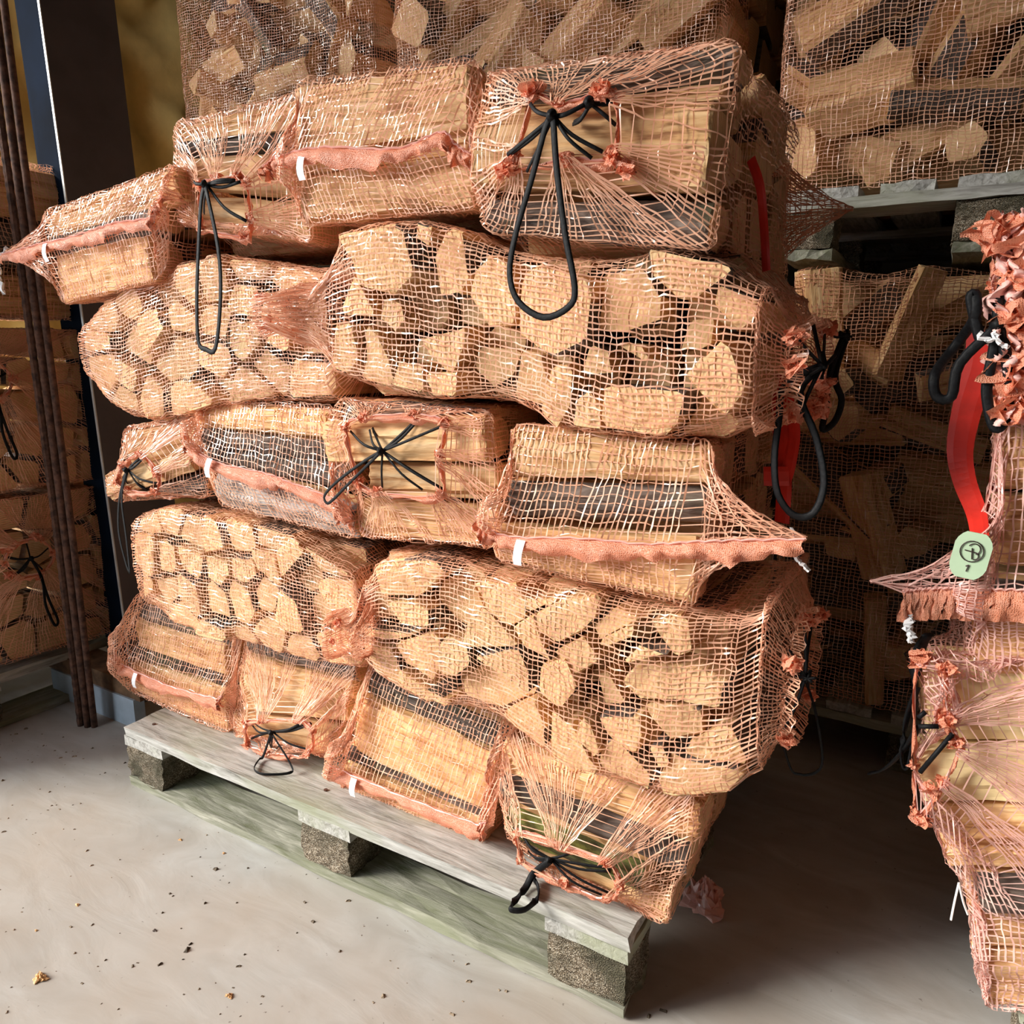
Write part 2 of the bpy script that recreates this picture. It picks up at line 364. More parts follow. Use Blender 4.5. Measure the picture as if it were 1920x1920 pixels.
def pack(fr, l0, l1, d0, d1, z0, z1, acc, parent=None, seed=0, along='l', size=.085, zf=None, individually=None, out=None):
    """the rest of the logs, deeper in the bag: one mesh (stuff), or single logs when the photo shows their ends"""
    r = np.random.default_rng(seed); a0, a1 = (d0, d1) if along == 'l' else (l0, l1)
    na = max(1, round((a1-a0)/size)); nz = max(1, round((z1-z0)/size)); sd = []
    for i in range(na):
        for j in range(nz): sd.append((a0+(i+.5+r.uniform(-.25, .25))*(a1-a0)/na, z0+(j+.5+r.uniform(-.25, .25))*(z1-z0)/nz))
    cells = voro(sd, [(a0, z0), (a1, z0), (a1, z1), (a0, z1)], .009)
    AV, AF, AM = [], [], []
    pl = places(sd, max(1, nz), ['top', 'second', 'third', 'lowest', 'bottom']) if individually else None
    for i, P in enumerate(cells):
        if P is None: continue
        P = thin(P); c = P.mean(0)
        if len(P) < 3: continue
        P = c+(P-c)*r.uniform(.86, 1.0)
        b0, b1 = (l0, l1) if along == 'l' else (d0, d1)
        j0, j1 = r.uniform(0, .022), r.uniform(0, .022); L = b1-b0-j0-j1; m = (b0+j0+b1-j1)/2
        bark = {q for q in range(len(P)) if r.random() < .35}
        if along == 'l':
            loc = cyc(P-c); V, F, mi = log_geo(loc, loc*.96, L, nl=1, seed=seed*50+i, bark=bark, sub=1); M = mat4(fr.L, fr.D, fr.Z, fr.w(m, c[0], c[1]))
        else:
            loc = cyc(np.stack([-(P[:, 0]-c[0]), P[:, 1]-c[1]], 1)); V, F, mi = log_geo(loc, loc*.96, L, nl=1, seed=seed*50+i, bark=bark, sub=1)
            M = mat4(fr.D, -fr.L, fr.Z, fr.w(c[0], m, c[1]))
        if individually:
            place_log(V, F, mi, M, acc, f'log end, {pl[i]}, {individually[0]}', individually[1])
        else:
            R = np.array(M); Wv = V@R[:3, :3].T+R[:3, 3]; n = len(AV); AV += [tuple(v) for v in Wv]; AF += [tuple(x+n for x in f) for f in F]; AM += mi; acc.add(Wv, F)
    if AV and not individually:
        o = np.array(parent.location) if parent else np.zeros(3)
        link('log_pack', mesh('log_pack', np.array(AV)-o, AF, [M_END, M_SPLIT, M_BARK], AM), parent, kind='stuff')

# ------------------------------------------------------------------ the knitted net
def normals(P, wrap):
    if wrap: Tu = np.roll(P, -1, 0)-np.roll(P, 1, 0)
    else: Tu = np.gradient(P, axis=0)
    Tv = np.gradient(P, axis=1)
    n = np.cross(Tu, Tv); return n/(np.linalg.norm(n, axis=-1, keepdims=True)+1e-9), Tu, Tv
def blur(a, wrap):
    if wrap: u = np.roll(a, 1, 0)+np.roll(a, -1, 0)
    else: u = np.concatenate([a[1:], a[-1:]], 0)+np.concatenate([a[:1], a[:-1]], 0)
    v = np.concatenate([a[:, 1:], a[:, -1:]], 1)+np.concatenate([a[:, :1], a[:, :-1]], 1)
    return (u+v)/4
def drape(P, bvh, free=None, wrap=True, maxin=.035, reach=.05, it=45, lift=.0018, sag=.0):
    n, _, _ = normals(P, wrap)
    for _ in range(3):
        n = np.stack([blur(n[..., i], wrap) for i in range(3)], -1); n /= np.linalg.norm(n, axis=-1, keepdims=True)+1e-9
    nu, nv = P.shape[:2]; c = np.full((nu, nv), -maxin)
    Pf = P+n*reach; ray = bvh.ray_cast; fr = free if free is not None else np.zeros((nu, nv), bool)
    for i in range(nu):
        for j in range(nv):
            if fr[i, j]: continue
            h = ray(Vector(Pf[i, j]), Vector(-n[i, j]), reach+maxin)
            if h[0] is not None: c[i, j] = reach-h[3]
    c[fr] = -maxin; o = c.copy(); o[fr] = 0
    for _ in range(it):
        b = blur(o, wrap)-sag; o = np.maximum(c, b)
        o[fr] = b[fr]*.5
    return P+n[...]*(o+lift)[..., None]
def net(name, P, parent, material, wrap=True, w1=.0021, w2=.0015, seed=0, jit=.0007, dens=.62):
    """real flat threads: one ribbon along every grid line, both ways"""
    r = np.random.default_rng(seed); nu, nv = P.shape[:2]; org = np.array(parent.location)
    P = P+r.normal(size=P.shape)*jit
    _n, _u, _v = normals(P, wrap); _u = _u/(np.linalg.norm(_u, axis=-1, keepdims=True)+1e-9); _v = _v/(np.linalg.norm(_v, axis=-1, keepdims=True)+1e-9)
    lim = np.minimum(1, np.linalg.norm(np.roll(P, -1, 0)-P, axis=-1)/.006)      # threads wander where the net is slack
    P = P+_u*(vnoise(P, 11, seed+5)*.0032*lim)[..., None]+_v*(vnoise(P, 13, seed+6)*.0032*lim)[..., None]
    n, Tu, Tv = normals(P, wrap); lu = np.linalg.norm(Tu, axis=-1, keepdims=True)/2+1e-9; lv = np.linalg.norm(Tv, axis=-1, keepdims=True)+1e-9
    eu, ev = Tu/(2*lu), Tv/lv
    def strip(T, sp, w, up, axis):
        side = np.cross(T, n); side /= np.linalg.norm(side, axis=-1, keepdims=True)+1e-9
        th = (r.normal(size=(nu, nv, 1))*.45); side = side*np.cos(th)+n*np.sin(th)
        ww = np.minimum(w*r.uniform(.75, 1.25, size=(nu, nv, 1)), sp*dens)/2
        V = np.stack([P+side*ww+n*up, P-side*ww+n*up], 2).reshape(-1, 3)
        idx = np.arange(nu*nv).reshape(nu, nv)
        if axis == 1: a, b = idx[:, :-1].ravel(), idx[:, 1:].ravel()
        elif wrap: a, b = idx.ravel(), np.roll(idx, -1, 0).ravel()
        else: a, b = idx[:-1].ravel(), idx[1:].ravel()
        return V, np.stack([2*a, 2*a+1, 2*b+1, 2*b], 1)
    V1, F1 = strip(ev, lu, w1, .0004, 1); V2, F2 = strip(eu, lv, w2, -.0002, 0)
    me = mesh(name, np.concatenate([V1, V2])-org, np.concatenate([F1, F2+len(V1)]), material)
    return link(name, me, parent)
def ringpts(hl, hd, r, n):
    """n points round a rounded rectangle (half sizes hl, hd), counter-clockwise from the middle of the bottom side"""
    r = min(r, hl*.95, hd*.95); segs = []; k = 24
    c = [(hl-r, -hd+r, -90), (hl-r, hd-r, 0), (-hl+r, hd-r, 90), (-hl+r, -hd+r, 180)]; pts = [(0, -hd)]
    for x, y, a in c:
        for i in range(k+1): t = math.radians(a+90*i/k); pts.append((x+r*math.cos(t), y+r*math.sin(t)))
    pts.append((0, -hd)); pts = np.array(pts); d = np.concatenate([[0], np.cumsum(np.linalg.norm(np.diff(pts, axis=0), axis=1))])
    s = np.linspace(0, d[-1], n, endpoint=False); return np.stack([np.interp(s, d, pts[:, 0]), np.interp(s, d, pts[:, 1])], 1)
def polypts(att, n, bunch=.75, start=None):
    """n points round a closed polygon, crowded at its corners (where the cord draws the net together)"""
    k = len(att); out = []
    for i in range(n):
        t = i/n*k; a = int(t) % k; f = t-int(t)
        g = f*f*(3-2*f); f2 = f*(1-bunch)+g*bunch
        p = att[a]*(1-f2)+att[(a+1) % k]*f2
        c = np.mean(att, 0); p = p+(p-c)*(-.10*math.sin(f*math.pi)); out.append(p)
    return np.array(out)
def warp(C, u, v):
    """bilinear map of (u,v) in 0..1 onto corners TL,TR,BR,BL given as (l,z)"""
    C = np.array(C); u = np.asarray(u)[..., None]; v = np.asarray(v)[..., None]
    return (C[3]*(1-u)+C[2]*u)*(1-v)+(C[0]*(1-u)+C[1]*u)*v

def hemband(fr, line, d, parent, seed=0, w=.022, ruf=.006, n=70, name='hem', wob=1.):
    """the gathered seam: a folded band of cloth with a white stitched edge"""
    r = np.random.default_rng(seed); L = crv([np.array(p) for p in line], n); m = len(L); V = []; k = 6
    ph = r.uniform(0, 6, 3)
    for i, p in enumerate(L):
        t = i/m
        rf = ruf*(math.sin(t*61+ph[0])+.6*math.sin(t*113+ph[1]+2*math.sin(t*9)))
        w_ = w*(1+wob*(.10*math.sin(t*37+ph[2])+.03*r.normal()))
        dd = p[1] if len(p) > 2 else d
        z = p[-1]
        for q in range(k):
            f = q/(k-1); bul = math.sin(f*math.pi)
            V.append(fr.w(p[0]+.002*math.sin(t*80+q)+r.normal()*.001, dd-.005-bul*.007-abs(rf)*f*1.3-rf*.3*f+r.normal()*.0012, z-w_*f+wob*.0025*math.sin(t*97+ph[1])*f+wob*(.005*math.sin(t*19+ph[2])+r.normal()*.0007)*f))
    F = [(i*k+q, (i+1)*k+q, (i+1)*k+q+1, i*k+q+1) for i in range(m-1) for q in range(k-1)]
    mb = MB(); mb.add(V, F); o = mb.build(name, M_HEM, parent, smooth=True)
    ed = MB(); ed.tube([fr.w(p[0], (p[1] if len(p) > 2 else d)-.008-.001*math.sin(i), p[-1]+.001*math.sin(i*2.1)) for i, p in enumerate(L)], .0028, k=4)
    e = ed.build('stitching', M_NETPINK, parent); e.parent = o
    return o
def tag_label(fr, p, d, parent, tilt=.0, w=.014, h=.034):
    V = []; n = 5
    for i in range(n):
        t = i/(n-1)
        for s in (-.5, .5): V.append(fr.w(p[0]+s*w*(1-.1*t)+tilt*t*h, d-.016-.008*math.sin(t*2.4), p[1]-t*h+s*tilt*.004))
    F = [(2*i, 2*i+1, 2*i+3, 2*i+2) for i in range(n-1)]; mb = MB(); mb.add(V, F)
    mb.build('sewn_label', M_WHITE, parent, label='small white sewn label')
def tuft(fr, p, d, parent, seed=0, s=.016):
    """net drawn together into a crumpled knot: a few looping folds of cloth"""
    r = np.random.default_rng(seed); mb = MB()
    for q in range(3):
        n = 6; A = r.uniform(0, 6.28)+np.arange(n)*2.4; R = s*r.uniform(.25, .8, n)
        pts = [np.array([p[0]+R[i]*math.cos(A[i]), d-.002-r.uniform(0, .9)*s*.9, p[1]+R[i]*.8*math.sin(A[i])]) for i in range(n)]
        C = crv(pts, 26); ph = r.uniform(0, 6); V = []; w0 = s*r.uniform(.35, .6)
        for i, c in enumerate(C):
            t = i/len(C); a = ph+t*7; w = w0*(1+.3*math.sin(t*30+ph))
            dv = np.array([math.cos(a)*.6, -.5+.3*math.sin(a*2), math.sin(a)*.6])
            for f in (-.5, 0, .5): x = c+dv*w*f+r.normal(size=3)*.0006; V.append(fr.w(x[0], x[1], x[2]))
        m = len(C); mb.add(V, [(3*i+k, 3*i+k+1, 3*i+k+4, 3*i+k+3) for i in range(m-1) for k in (0, 1)])
    return mb.build('gathered_net', M_HEM, parent, smooth=True)
def cords(fr, knot, att, loops, d, parent, seed=0, w=.005, loopw=.007, dd=None):
    """knotted drawstring: a spoke from the knot to every gathered point and hanging loops; points are (l,z) or (l,depth,z)"""
    r = np.random.default_rng(seed); mb = MB()
    K = fr.w(knot[0], d-.026, knot[1])
    for a in att:
        A = fr.w(a[0], (a[2] if len(a) > 2 else d)-.012, a[1])
        for q in range(2 if r.random() < .5 else 1):
            off = r.normal(size=3)*.0035; mid = (K+A)/2+off+fr.w(0, -.004, -.004)
            mb.tube(crv([K, mid, A+off*.6], 8), w*(.8+.3*r.random()), w*.45, 6, up=fr.D)
    for q in range(9):
        a = r.uniform(0, 6.28); b = a+2.5
        mb.tube([K+fr.w(.006*math.cos(a), -.004, .006*math.sin(a)), K+fr.w(0, -.009, 0), K+fr.w(.006*math.cos(b), -.004, .006*math.sin(b))], w*1.1, w*.7, 5, up=fr.D)
    for L in loops:
        pts = [K+fr.w(0, -.004, 0)]+[fr.w(p[0], d-.03 if len(p) < 3 else p[2], p[1]) for p in L]
        if np.linalg.norm(pts[-1]-K) < .03: pts[-1] = K+fr.w(.002, -.005, 0)
        mb.tube(crv(pts, 44), loopw, loopw*.32, 6, up=fr.D)
    return mb.build('drawstring', M_CORD, parent, smooth=True)
def thread(fr, pts, parent, w=.003, wob=.0015, seed=0, name='loose_thread', m=None):
    r = np.random.default_rng(seed); P = crv([fr.w(*p) for p in pts], 22); P = [p+r.normal(size=3)*wob for p in P]
    mb = MB(); mb.tube(P, w, k=4); return mb.build(name, m or M_THREAD, parent)

CELL = .0080
def side_bag(fr, key, corners, D, dep, logs, label, phrase, group='net bags showing the long sides of their logs', seam=None, opening=None,
             ears=(0, 0), earz=(0, 0), seed=0, top=None, cell=CELL, netmat=None, indiv=None, bulge=.012, hem=True, labelat=None, outs=None, packsize=.085, packl=None, earpow=2.2, ends=None):
    """a bag whose tube runs into the pile, logs lying along the front. corners TL,TR,BR,BL (l,z) of the front, D its depth plane, dep its length"""
    C = np.array(corners, float); z0 = C[2:, 1].min(); z1 = C[:2, 1].max(); l0 = C[[0, 3], 0].mean(); l1 = C[[1, 2], 0].mean()
    r0 = root('firewood_bag', fr.w((l0+l1)/2, D+dep/2, z0), label, 'bag', group); acc = Acc()
    names = ['top', 'second', 'third', 'lowest']
    if len(logs) == 3: names = ['top', 'middle', 'lowest']
    if len(logs) == 2: names = ['upper', 'lower']
    words = {'w': 'pale split log', 'b': 'dark barked log', 'g': 'grey barked log', 'm': 'mossy green barked log'}
    for i, (q, kind) in enumerate(logs):
        o_ = 0 if outs is None else outs[i]
        sidelog(fr, q, D+.004, acc, f'{words[kind]}, {names[min(i, 3)]} along the front of {phrase}', None, seed*20+i, kind, out=o_)
    if ends: pack(fr, l0+.01, l1-.01, D+.006, D+dep-.02, z0+.008, z1-.008, acc, r0, seed+5, 'd', ends)
    zc0, zc1 = z0+.008, z1-.008
    pl = packl or (l0+.012, l1-.012)
    if not ends: pack(fr, pl[0], pl[1], D+.085, D+dep-.01, zc0, zc1, acc, r0, seed+5, 'l', packsize, individually=indiv)
    # net surface
    hl, hz = (l1-l0)/2, (z1-z0)/2; per = 4*(hl+hz); nu = int(per/cell); ring = ringpts(.5*(2*hl), hz, .03, nu)
    u = ring[:, 0]/(2*hl)+.5; v = ring[:, 1]/(2*hz)+.5; R2 = warp(C, u, v)
    cen = C.mean(0); R2 = cen+(R2-cen)*1.0+np.sign(R2-cen)*.010
    nb = int(dep/cell); ds = np.linspace(dep, .0, nb)
    rows = [np.stack([R2[:, 0], np.full(nu, D+d_-.006*(d_ < .02)), R2[:, 1]], 1) for d_ in ds]
    nc = int(max(hz, .05)/cell*1.0); free = []
    if opening is None:
        sl = np.array(seam, float)         # polyline (l,z) left to right
        lt = np.interp(u, [0, 1], [0, 1]); sx = np.interp(lt, [0, .12, .88, 1], [0-ears[0]/(2*hl), .07, .93, 1+ears[1]/(2*hl)])
        Lx = C[3, 0]+(sx)*(C[2, 0]-C[3, 0])
        Lx = sl[0, 0]+(np.clip(sx, 0, 1))*(sl[-1, 0]-sl[0, 0])+np.where(sx < 0, sx*2*hl, 0)+np.where(sx > 1, (sx-1)*2*hl, 0)
        zz = np.interp(Lx, sl[:, 0], sl[:, 1])+np.where(sx < 0, earz[0]*np.clip(-sx*2*hl/max(ears[0], 1e-6), 0, 1), 0)+np.where(sx > 1, earz[1]*np.clip((sx-1)*2*hl/max(ears[1], 1e-6), 0, 1), 0)
        zz = zz+np.where(ring[:, 1] > 0, .0015, -.0015)
        T = np.stack([Lx, np.full(nu, D-bulge-.004), zz], 1)
    else:
        att = np.array(opening, float)[:, :2]; c = att.mean(0)
        ang = np.arctan2(att[:, 1]-c[1], att[:, 0]-c[0]); att = att[np.argsort(ang)]; ang = np.sort(ang)
        PP = polypts(att, 6*len(att)*10, .85); pa = np.unwrap(np.arctan2(PP[:, 1]-c[1], PP[:, 0]-c[0]))
        ra = np.arctan2(R2[:, 1]-cen[1], R2[:, 0]-cen[0]); base = pa[0]; ra = (ra-base) % (2*math.pi)+base
        order = np.argsort(pa); pa2 = pa[order]
        Tx = np.interp(ra, pa2, PP[order, 0], period=2*math.pi); Tz = np.interp(ra, pa2, PP[order, 1], period=2*math.pi)
        # crowd the threads towards the gathered points
        T = np.stack([Tx, np.full(nu, D-bulge-.006), Tz], 1)
        ai = np.argmin(np.linalg.norm(T[:, None, [0, 2]]-att[None], axis=2), axis=1); T[:, [0, 2]] = T[:, [0, 2]]*.35+att[ai]*.65
    base = rows[-1]
    for q in range(1, nc+1):
        f = q/nc; g = f
        p = base*(1-g)+T*g
        if opening is None:            # the free ends of the seam draw out into tails
            body = np.clip(T[:, 0], C[[0, 3], 0].min(), C[[1, 2], 0].max()); far = np.abs(T[:, 0]-body) > .004
            p[far, 0] = (base[:, 0]*(1-g)+body*g+(T[:, 0]-body)*g**earpow)[far]; gz = g**.75; p[far, 2] = (base[:, 2]*(1-gz)+T[:, 2]*gz)[far]
        p[:, 1] = D-.006-bulge*math.sin(min(1, f*1.6)*math.pi/2)
        if opening is not None: p[:, 1] -= .010*f*f
        rows.append(p)
    P = np.stack(rows, 1)
    if fr is not FM: pass
    Pw = P[..., 0:1]*fr.L+P[..., 1:2]*fr.D+P[..., 2:3]*fr.Z
    fm = np.zeros(P.shape[:2], bool); fm[:, -2:] = True
    # ears lie outside of the logs
    Lc = P[..., 0]; fm |= (Lc < C[[0, 3], 0].min()-.02) | (Lc > C[[1, 2], 0].max()+.02)
    Pn = normals(Pw, True)[0]; outw = (Pn*fr.D).sum(-1)[:, -nc//2].mean()
    if outw > 0: Pw = Pw[::-1]; fm = fm[::-1]
    Pw = drape(Pw, acc.bvh(), fm)
    Pw = Pw+(vnoise(Pw, 14, seed)*.0015)[..., None]*normals(Pw, True)[0]
    net('net', Pw, r0, netmat or M_NET, seed=seed)
    if opening is None and hem:
        sl = np.array(seam, float); pts = [tuple(p) for p in sl]
        if ears[0]: pts = [(sl[0, 0]-ears[0], sl[0, 1]+earz[0]), (sl[0, 0]-ears[0]*.45, sl[0, 1]+earz[0]*.5)]+pts
        if ears[1]: pts = pts+[(sl[-1, 0]+ears[1]*.45, sl[-1, 1]+earz[1]*.5), (sl[-1, 0]+ears[1], sl[-1, 1]+earz[1])]
        hemband(fr, pts, D-bulge-.002, r0, seed)
        if labelat: tag_label(fr, labelat[:2], D-bulge, r0, labelat[2] if len(labelat) > 2 else 0)
    if opening is not None:
        for i, a in enumerate(opening): tuft(fr, a, D-bulge-.004, r0, seed*9+i, .011+.006*random.random())
        # cord channel round the rim
        A = [np.array(a, float) for a in att]
        hemband(fr, [tuple(p) for p in (A+[A[0]])], D-bulge-.002, r0, seed+3, w=.009, ruf=.002, n=60, name='drawn_rim')
    return r0, acc
def at_l(fr, px, py, D):
    p = at(px, py, D) if fr is FM else at(px, py, -D, 0)
    return (float(p@fr.L), float(p[2]))
def pxs(pts, D, fr=FM): return [at_l(fr, p[0], p[1], D) for p in pts]

def shapeword(p):
    a = abs(np.sum(p[:, 0]*np.roll(p[:, 1], -1)-np.roll(p[:, 0], -1)*p[:, 1]))/2
    return ('large ' if a > .0052 else 'small ' if a < .0022 else '')+('triangular' if len(p) == 3 else 'four-sided' if len(p) == 4 else 'many-sided')
def end_bag(fr, outline, D, dep, polys, label, phrase, seed=0, gap=.006, seeds=None, endL=None, endR=None, cell=CELL, group='net bags showing the cut ends of their logs', netmat=None, voids=(), body=None, indiv=True, hr=.045):
    """a bag whose tube runs along the front, log ends facing out. outline: list of (l, zlo, zhi)"""
    O = np.array(outline, float); l0, l1 = O[0, 0], O[-1, 0]
    r0 = root('firewood_bag', fr.w((l0+l1)/2, D+dep/2, O[:, 1].min()), label, 'bag', group); acc = Acc()
    r = np.random.default_rng(seed); g = 'cut log ends in '+phrase
    if seeds is not None:
        outl = [(a, b) for a, b, c in O]+[(a, c) for a, b, c in O[::-1]]
        outl = [np.array(p) for p in outl]
        polys = []
        cx = np.mean([p for p in outl], 0)
        # convex-ish clipping: intersect with local top and bottom through clip on the cell afterwards
        big = [(l0, O[:, 1].min()), (l1, O[:, 1].min()), (l1, O[:, 2].max()), (l0, O[:, 2].max())]
        for c in voro([np.array(s)+r.normal(size=2)*.013 for s in seeds], big, gap):
            if c is None: continue
            c[:, 1] = np.clip(c[:, 1], np.interp(c[:, 0], O[:, 0], O[:, 1])+.006, np.interp(c[:, 0], O[:, 0], O[:, 2])-.006)
            polys.append(c)
    polys = [q for q in (thin(np.array(p, float), .010) for p in polys) if len(q) > 2]
    pl = places([p.mean(0) for p in polys], 4, ['top', 'second', 'third', 'lowest']) if polys else []
    for i, p in enumerate(polys):
        c = p.mean(0); p = c+(p-c)*(1.07 if seeds is None else r.uniform(.86, 1.02))
        e = r.normal(size=p.shape)*.0022; rec = .004+(r.uniform(0, .016) if r.random() < .8 else r.uniform(.02, .045))
        endlog(fr, p+e, D+rec, min(dep-.02, .27)-rec, acc, f'{shapeword(polys[i])} log end, {pl[i]}, {phrase}', g, seed*100+i, barkp=.3)
    zlo = O[:, 1].max()+.01; zhi = O[:, 2].min()-.01
    # loose backing further in
    pack(fr, l0+.03, l1-.03, D+.055, D+dep-.01, O[:, 1].mean()+.012, O[:, 2].mean()-.012, acc, r0, seed+9, 'd', .075)
    ls = np.arange(l0, l1, cell); zb = np.interp(ls, O[:, 0], O[:, 1])-.006; zt = np.interp(ls, O[:, 0], O[:, 2])+.006
    for _ in range(3):
        zb = np.convolve(np.pad(zb, 2, 'edge'), np.ones(5)/5, 'valid'); zt = np.convolve(np.pad(zt, 2, 'edge'), np.ones(5)/5, 'valid')
    hz = (zt-zb)/2; zc = (zt+zb)/2; nu = int((2*dep+4*hz.max())/cell); rows = []; fl = []
    def section(l, z, h, hd, dc=None, rr=hr):
        q = ringpts(hd, max(h, .004), rr, nu); return np.stack([np.full(nu, l), (D+dep/2 if dc is None else dc)+q[:, 0], z+q[:, 1]], 1)
    for i, l in enumerate(ls): rows.append(section(l, zc[i], hz[i], dep/2+.006)); fl.append(False)
    def close(rowsrc, spec):
        """spec: dict(pts=[(l,d,z,h,hd)...]) successive sections outwards"""
        out = []; prev = rowsrc
        for (l, d, z, h, hd, steps, *rr_) in spec:
            T = section(l, z, h, hd, d, rr=rr_[0] if rr_ else .5)
            for s in range(1, steps+1):
                f = s/steps; e = f; p = prev*(1-e)+T*e; out.append(p)
            prev = T
        return out
    if endL: pre = close(rows[0], endL); rows = pre[::-1]+rows; fl = [True]*len(pre)+fl; kL = len(pre)
    if endR: post = close(rows[-1], endR); rows = rows+post; fl = fl+[True]*len(post)
    P = np.stack(rows, 1); Pw = P[..., 0:1]*fr.L+P[..., 1:2]*fr.D+P[..., 2:3]*fr.Z
    fm = np.zeros(P.shape[:2], bool); fa = np.array(fl)
    n_ = normals(Pw, True)[0]; c_ = Pw.mean((0, 1)); mid = len(rows)//2
    if ((Pw[:, mid]-Pw[:, mid].mean(0))*n_[:, mid]).sum() < 0: Pw = Pw[::-1]
    # only rows far outside the body are free of the logs
    fm[:, :] = False
    if endL: fm[:, :max(1, kL-8)] = True
    if endR: fm[:, -max(1, len(post)-10):] = True
    Pw = drape(Pw, acc.bvh(), fm, maxin=.03, it=60, sag=.0)
    if endL or endR:
        n_ = normals(Pw, True)[0]; a = np.arange(P.shape[0])[:, None]; am = np.where(fm, .004, .0)
        Pw = Pw+n_*(am*np.sin(a*.9+np.arange(P.shape[1])[None]*.1))[..., None]
    Pw = Pw+(vnoise(Pw, 9, seed)*.0022)[..., None]*normals(Pw, True)[0]
    net('net', Pw, r0, netmat or M_NET, seed=seed)
    return r0, acc

# ================================================================== the setting
def struct(name, mb, m, **kw):
    o = mb.build(name, m); o['kind'] = 'structure'; o['label'] = kw.get('label', name); return o
mb = MB(); mb.box((-3.2, -4.5, -.2), (4.2, 3.2, 0)); struct('floor', mb, M_FLOOR, label='bare grey concrete floor')
mb = MB(); mb.box((-3.4, 3.0, 0), (4.4, 3.2, 3.6)); struct('wall_back', mb, M_WALL, label='dark back wall of the shed')
mb = MB(); mb.box((4.2, -2.6, 0), (4.4, 3.2, 3.6)); struct('wall_right', mb, M_WALL, label='unseen dark right wall of the shed that blocks the sky')  # unseen wall, put in to block sky light from the right
mb = MB(); mb.box((-3.4, -2.6, 3.4), (4.4, 3.2, 3.6)); struct('ceiling', mb, M_WALL, label='unseen dark shed roof that blocks the sky')  # unseen roof, put in to block sky light from above
mb = MB(); mb.box((-.4, -2.8, 0), (4.4, -2.6, 3.6)); struct('sky_blocker_front', mb, M_WALL, label='unseen dark front wall, added to block sky light beside the opening')  # unseen, added to cut sky light and darken the floor right of the pallet

# yellow foam-covered wall seen past the column
n1, n2 = 60, 60; V = []; rr = np.random.default_rng(3)
ys = np.linspace(.2, 3.0, n1); zs = np.linspace(0, 3.4, n2)
G = np.array([[(-1.75, y, z) for z in zs] for y in ys]); bulk = vnoise(G, .9, 5)*.07+np.abs(vnoise(G, 1.7, 6))*.09+vnoise(G, 5, 7)*.008
G[..., 0] += bulk
F = [(i*n2+j, (i+1)*n2+j, (i+1)*n2+j+1, i*n2+j+1) for i in range(n1-1) for j in range(n2-1)]
o = link('wall_left', mesh('wall_left', G.reshape(-1, 3), F, M_FOAM, smooth=True)); o['kind'] = 'structure'; o['label'] = 'lumpy yellow foam-covered wall behind the steel column'
mb = MB(); mb.box((-2.05, .2, 0), (-1.92, 3.0, 3.4)); o = mb.build('wall_left_panel', M_WALL); o['kind'] = 'structure'; o['label'] = 'panel behind the yellow foam'

# ------------------------------------------------------------------ pallets
def board(name, a, b, along, m, parent, seed=0, rough=.0016, ragged=0):
    """a plank between corners a and b; its own X runs along its length"""
    a, b = np.array(a, float), np.array(b, float); c = (a+b)/2; s = b-a; r = np.random.default_rng(seed)
    L, Wd, H = (s[0], s[1], s[2]) if along == 'x' else (s[1], s[0], s[2])
    nx = 14; prof = [(-.5, -.5), (-.25, -.5), (0, -.5), (.25, -.5), (.5, -.5), (.5, .5), (.25, .5), (0, .5), (-.25, .5), (-.5, .5)]
    ed = r.normal(size=(len(prof), 2))*rough*.6; V = []
    for i in range(nx+1):
        x = -L/2+L*i/nx
        for q, (y, z) in enumerate(prof):
            e = r.normal(size=3)*rough
            xx = x+(ragged*r.uniform(-.2, 1)*(-1 if i == nx else 1) if i in (0, nx) else 0)
            V.append((xx, y*Wd*.995+ed[q, 0]+e[1]*.8, z*H+ed[q, 1]*.6+e[2]*.6))
    k = len(prof); F = [(i*k+q, i*k+(q+1) % k, (i+1)*k+(q+1) % k, (i+1)*k+q) for i in range(nx) for q in range(k)]
    for e0, fl in ((0, 1), (nx*k, 0)):
        for q in range(4):
            f = (e0+q, e0+q+1, e0+8-q, e0+9-q); F.append(f[::-1] if fl else f)
    o = link(name, mesh(name, V, F, m), parent, loc=tuple(c-np.array(parent.location)))
    if along == 'y': o.rotation_euler.z = math.pi/2
    return o
def block(a, b, parent, seed=0, m=None):
    a, b = np.array(a, float), np.array(b, float); c = (a+b)/2; s = b-a; n = 6; r = np.random.default_rng(seed); idx = {}; V = []; F = []
    def vid(i, j, k):
        if (i, j, k) not in idx:
            p = np.array([i/n-.5, j/n-.5, k/n-.5])*s; edge = sum(x in (0, n) for x in (i, j, k))
            p = p*(1-.012*(edge-1))+r.normal(size=3)*(.0012 if edge < 2 else .0022); idx[(i, j, k)] = len(V); V.append(p)
        return idx[(i, j, k)]
    for u in range(n):
        for v in range(n):
            F.append((vid(u, v, 0), vid(u, v+1, 0), vid(u+1, v+1, 0), vid(u+1, v, 0))); F.append((vid(u, v, n), vid(u+1, v, n), vid(u+1, v+1, n), vid(u, v+1, n)))
            F.append((vid(u, 0, v), vid(u+1, 0, v), vid(u+1, 0, v+1), vid(u, 0, v+1))); F.append((vid(u, n, v), vid(u, n, v+1), vid(u+1, n, v+1), vid(u+1, n, v)))
            F.append((vid(0, u, v), vid(0, u, v+1), vid(0, u+1, v+1), vid(0, u+1, v))); F.append((vid(n, u, v), vid(n, u+1, v), vid(n, u+1, v+1), vid(n, u, v+1)))
    return link('block', mesh('block', np.array(V), F, m or M_CHIP), parent, loc=tuple(c-np.array(parent.location)))
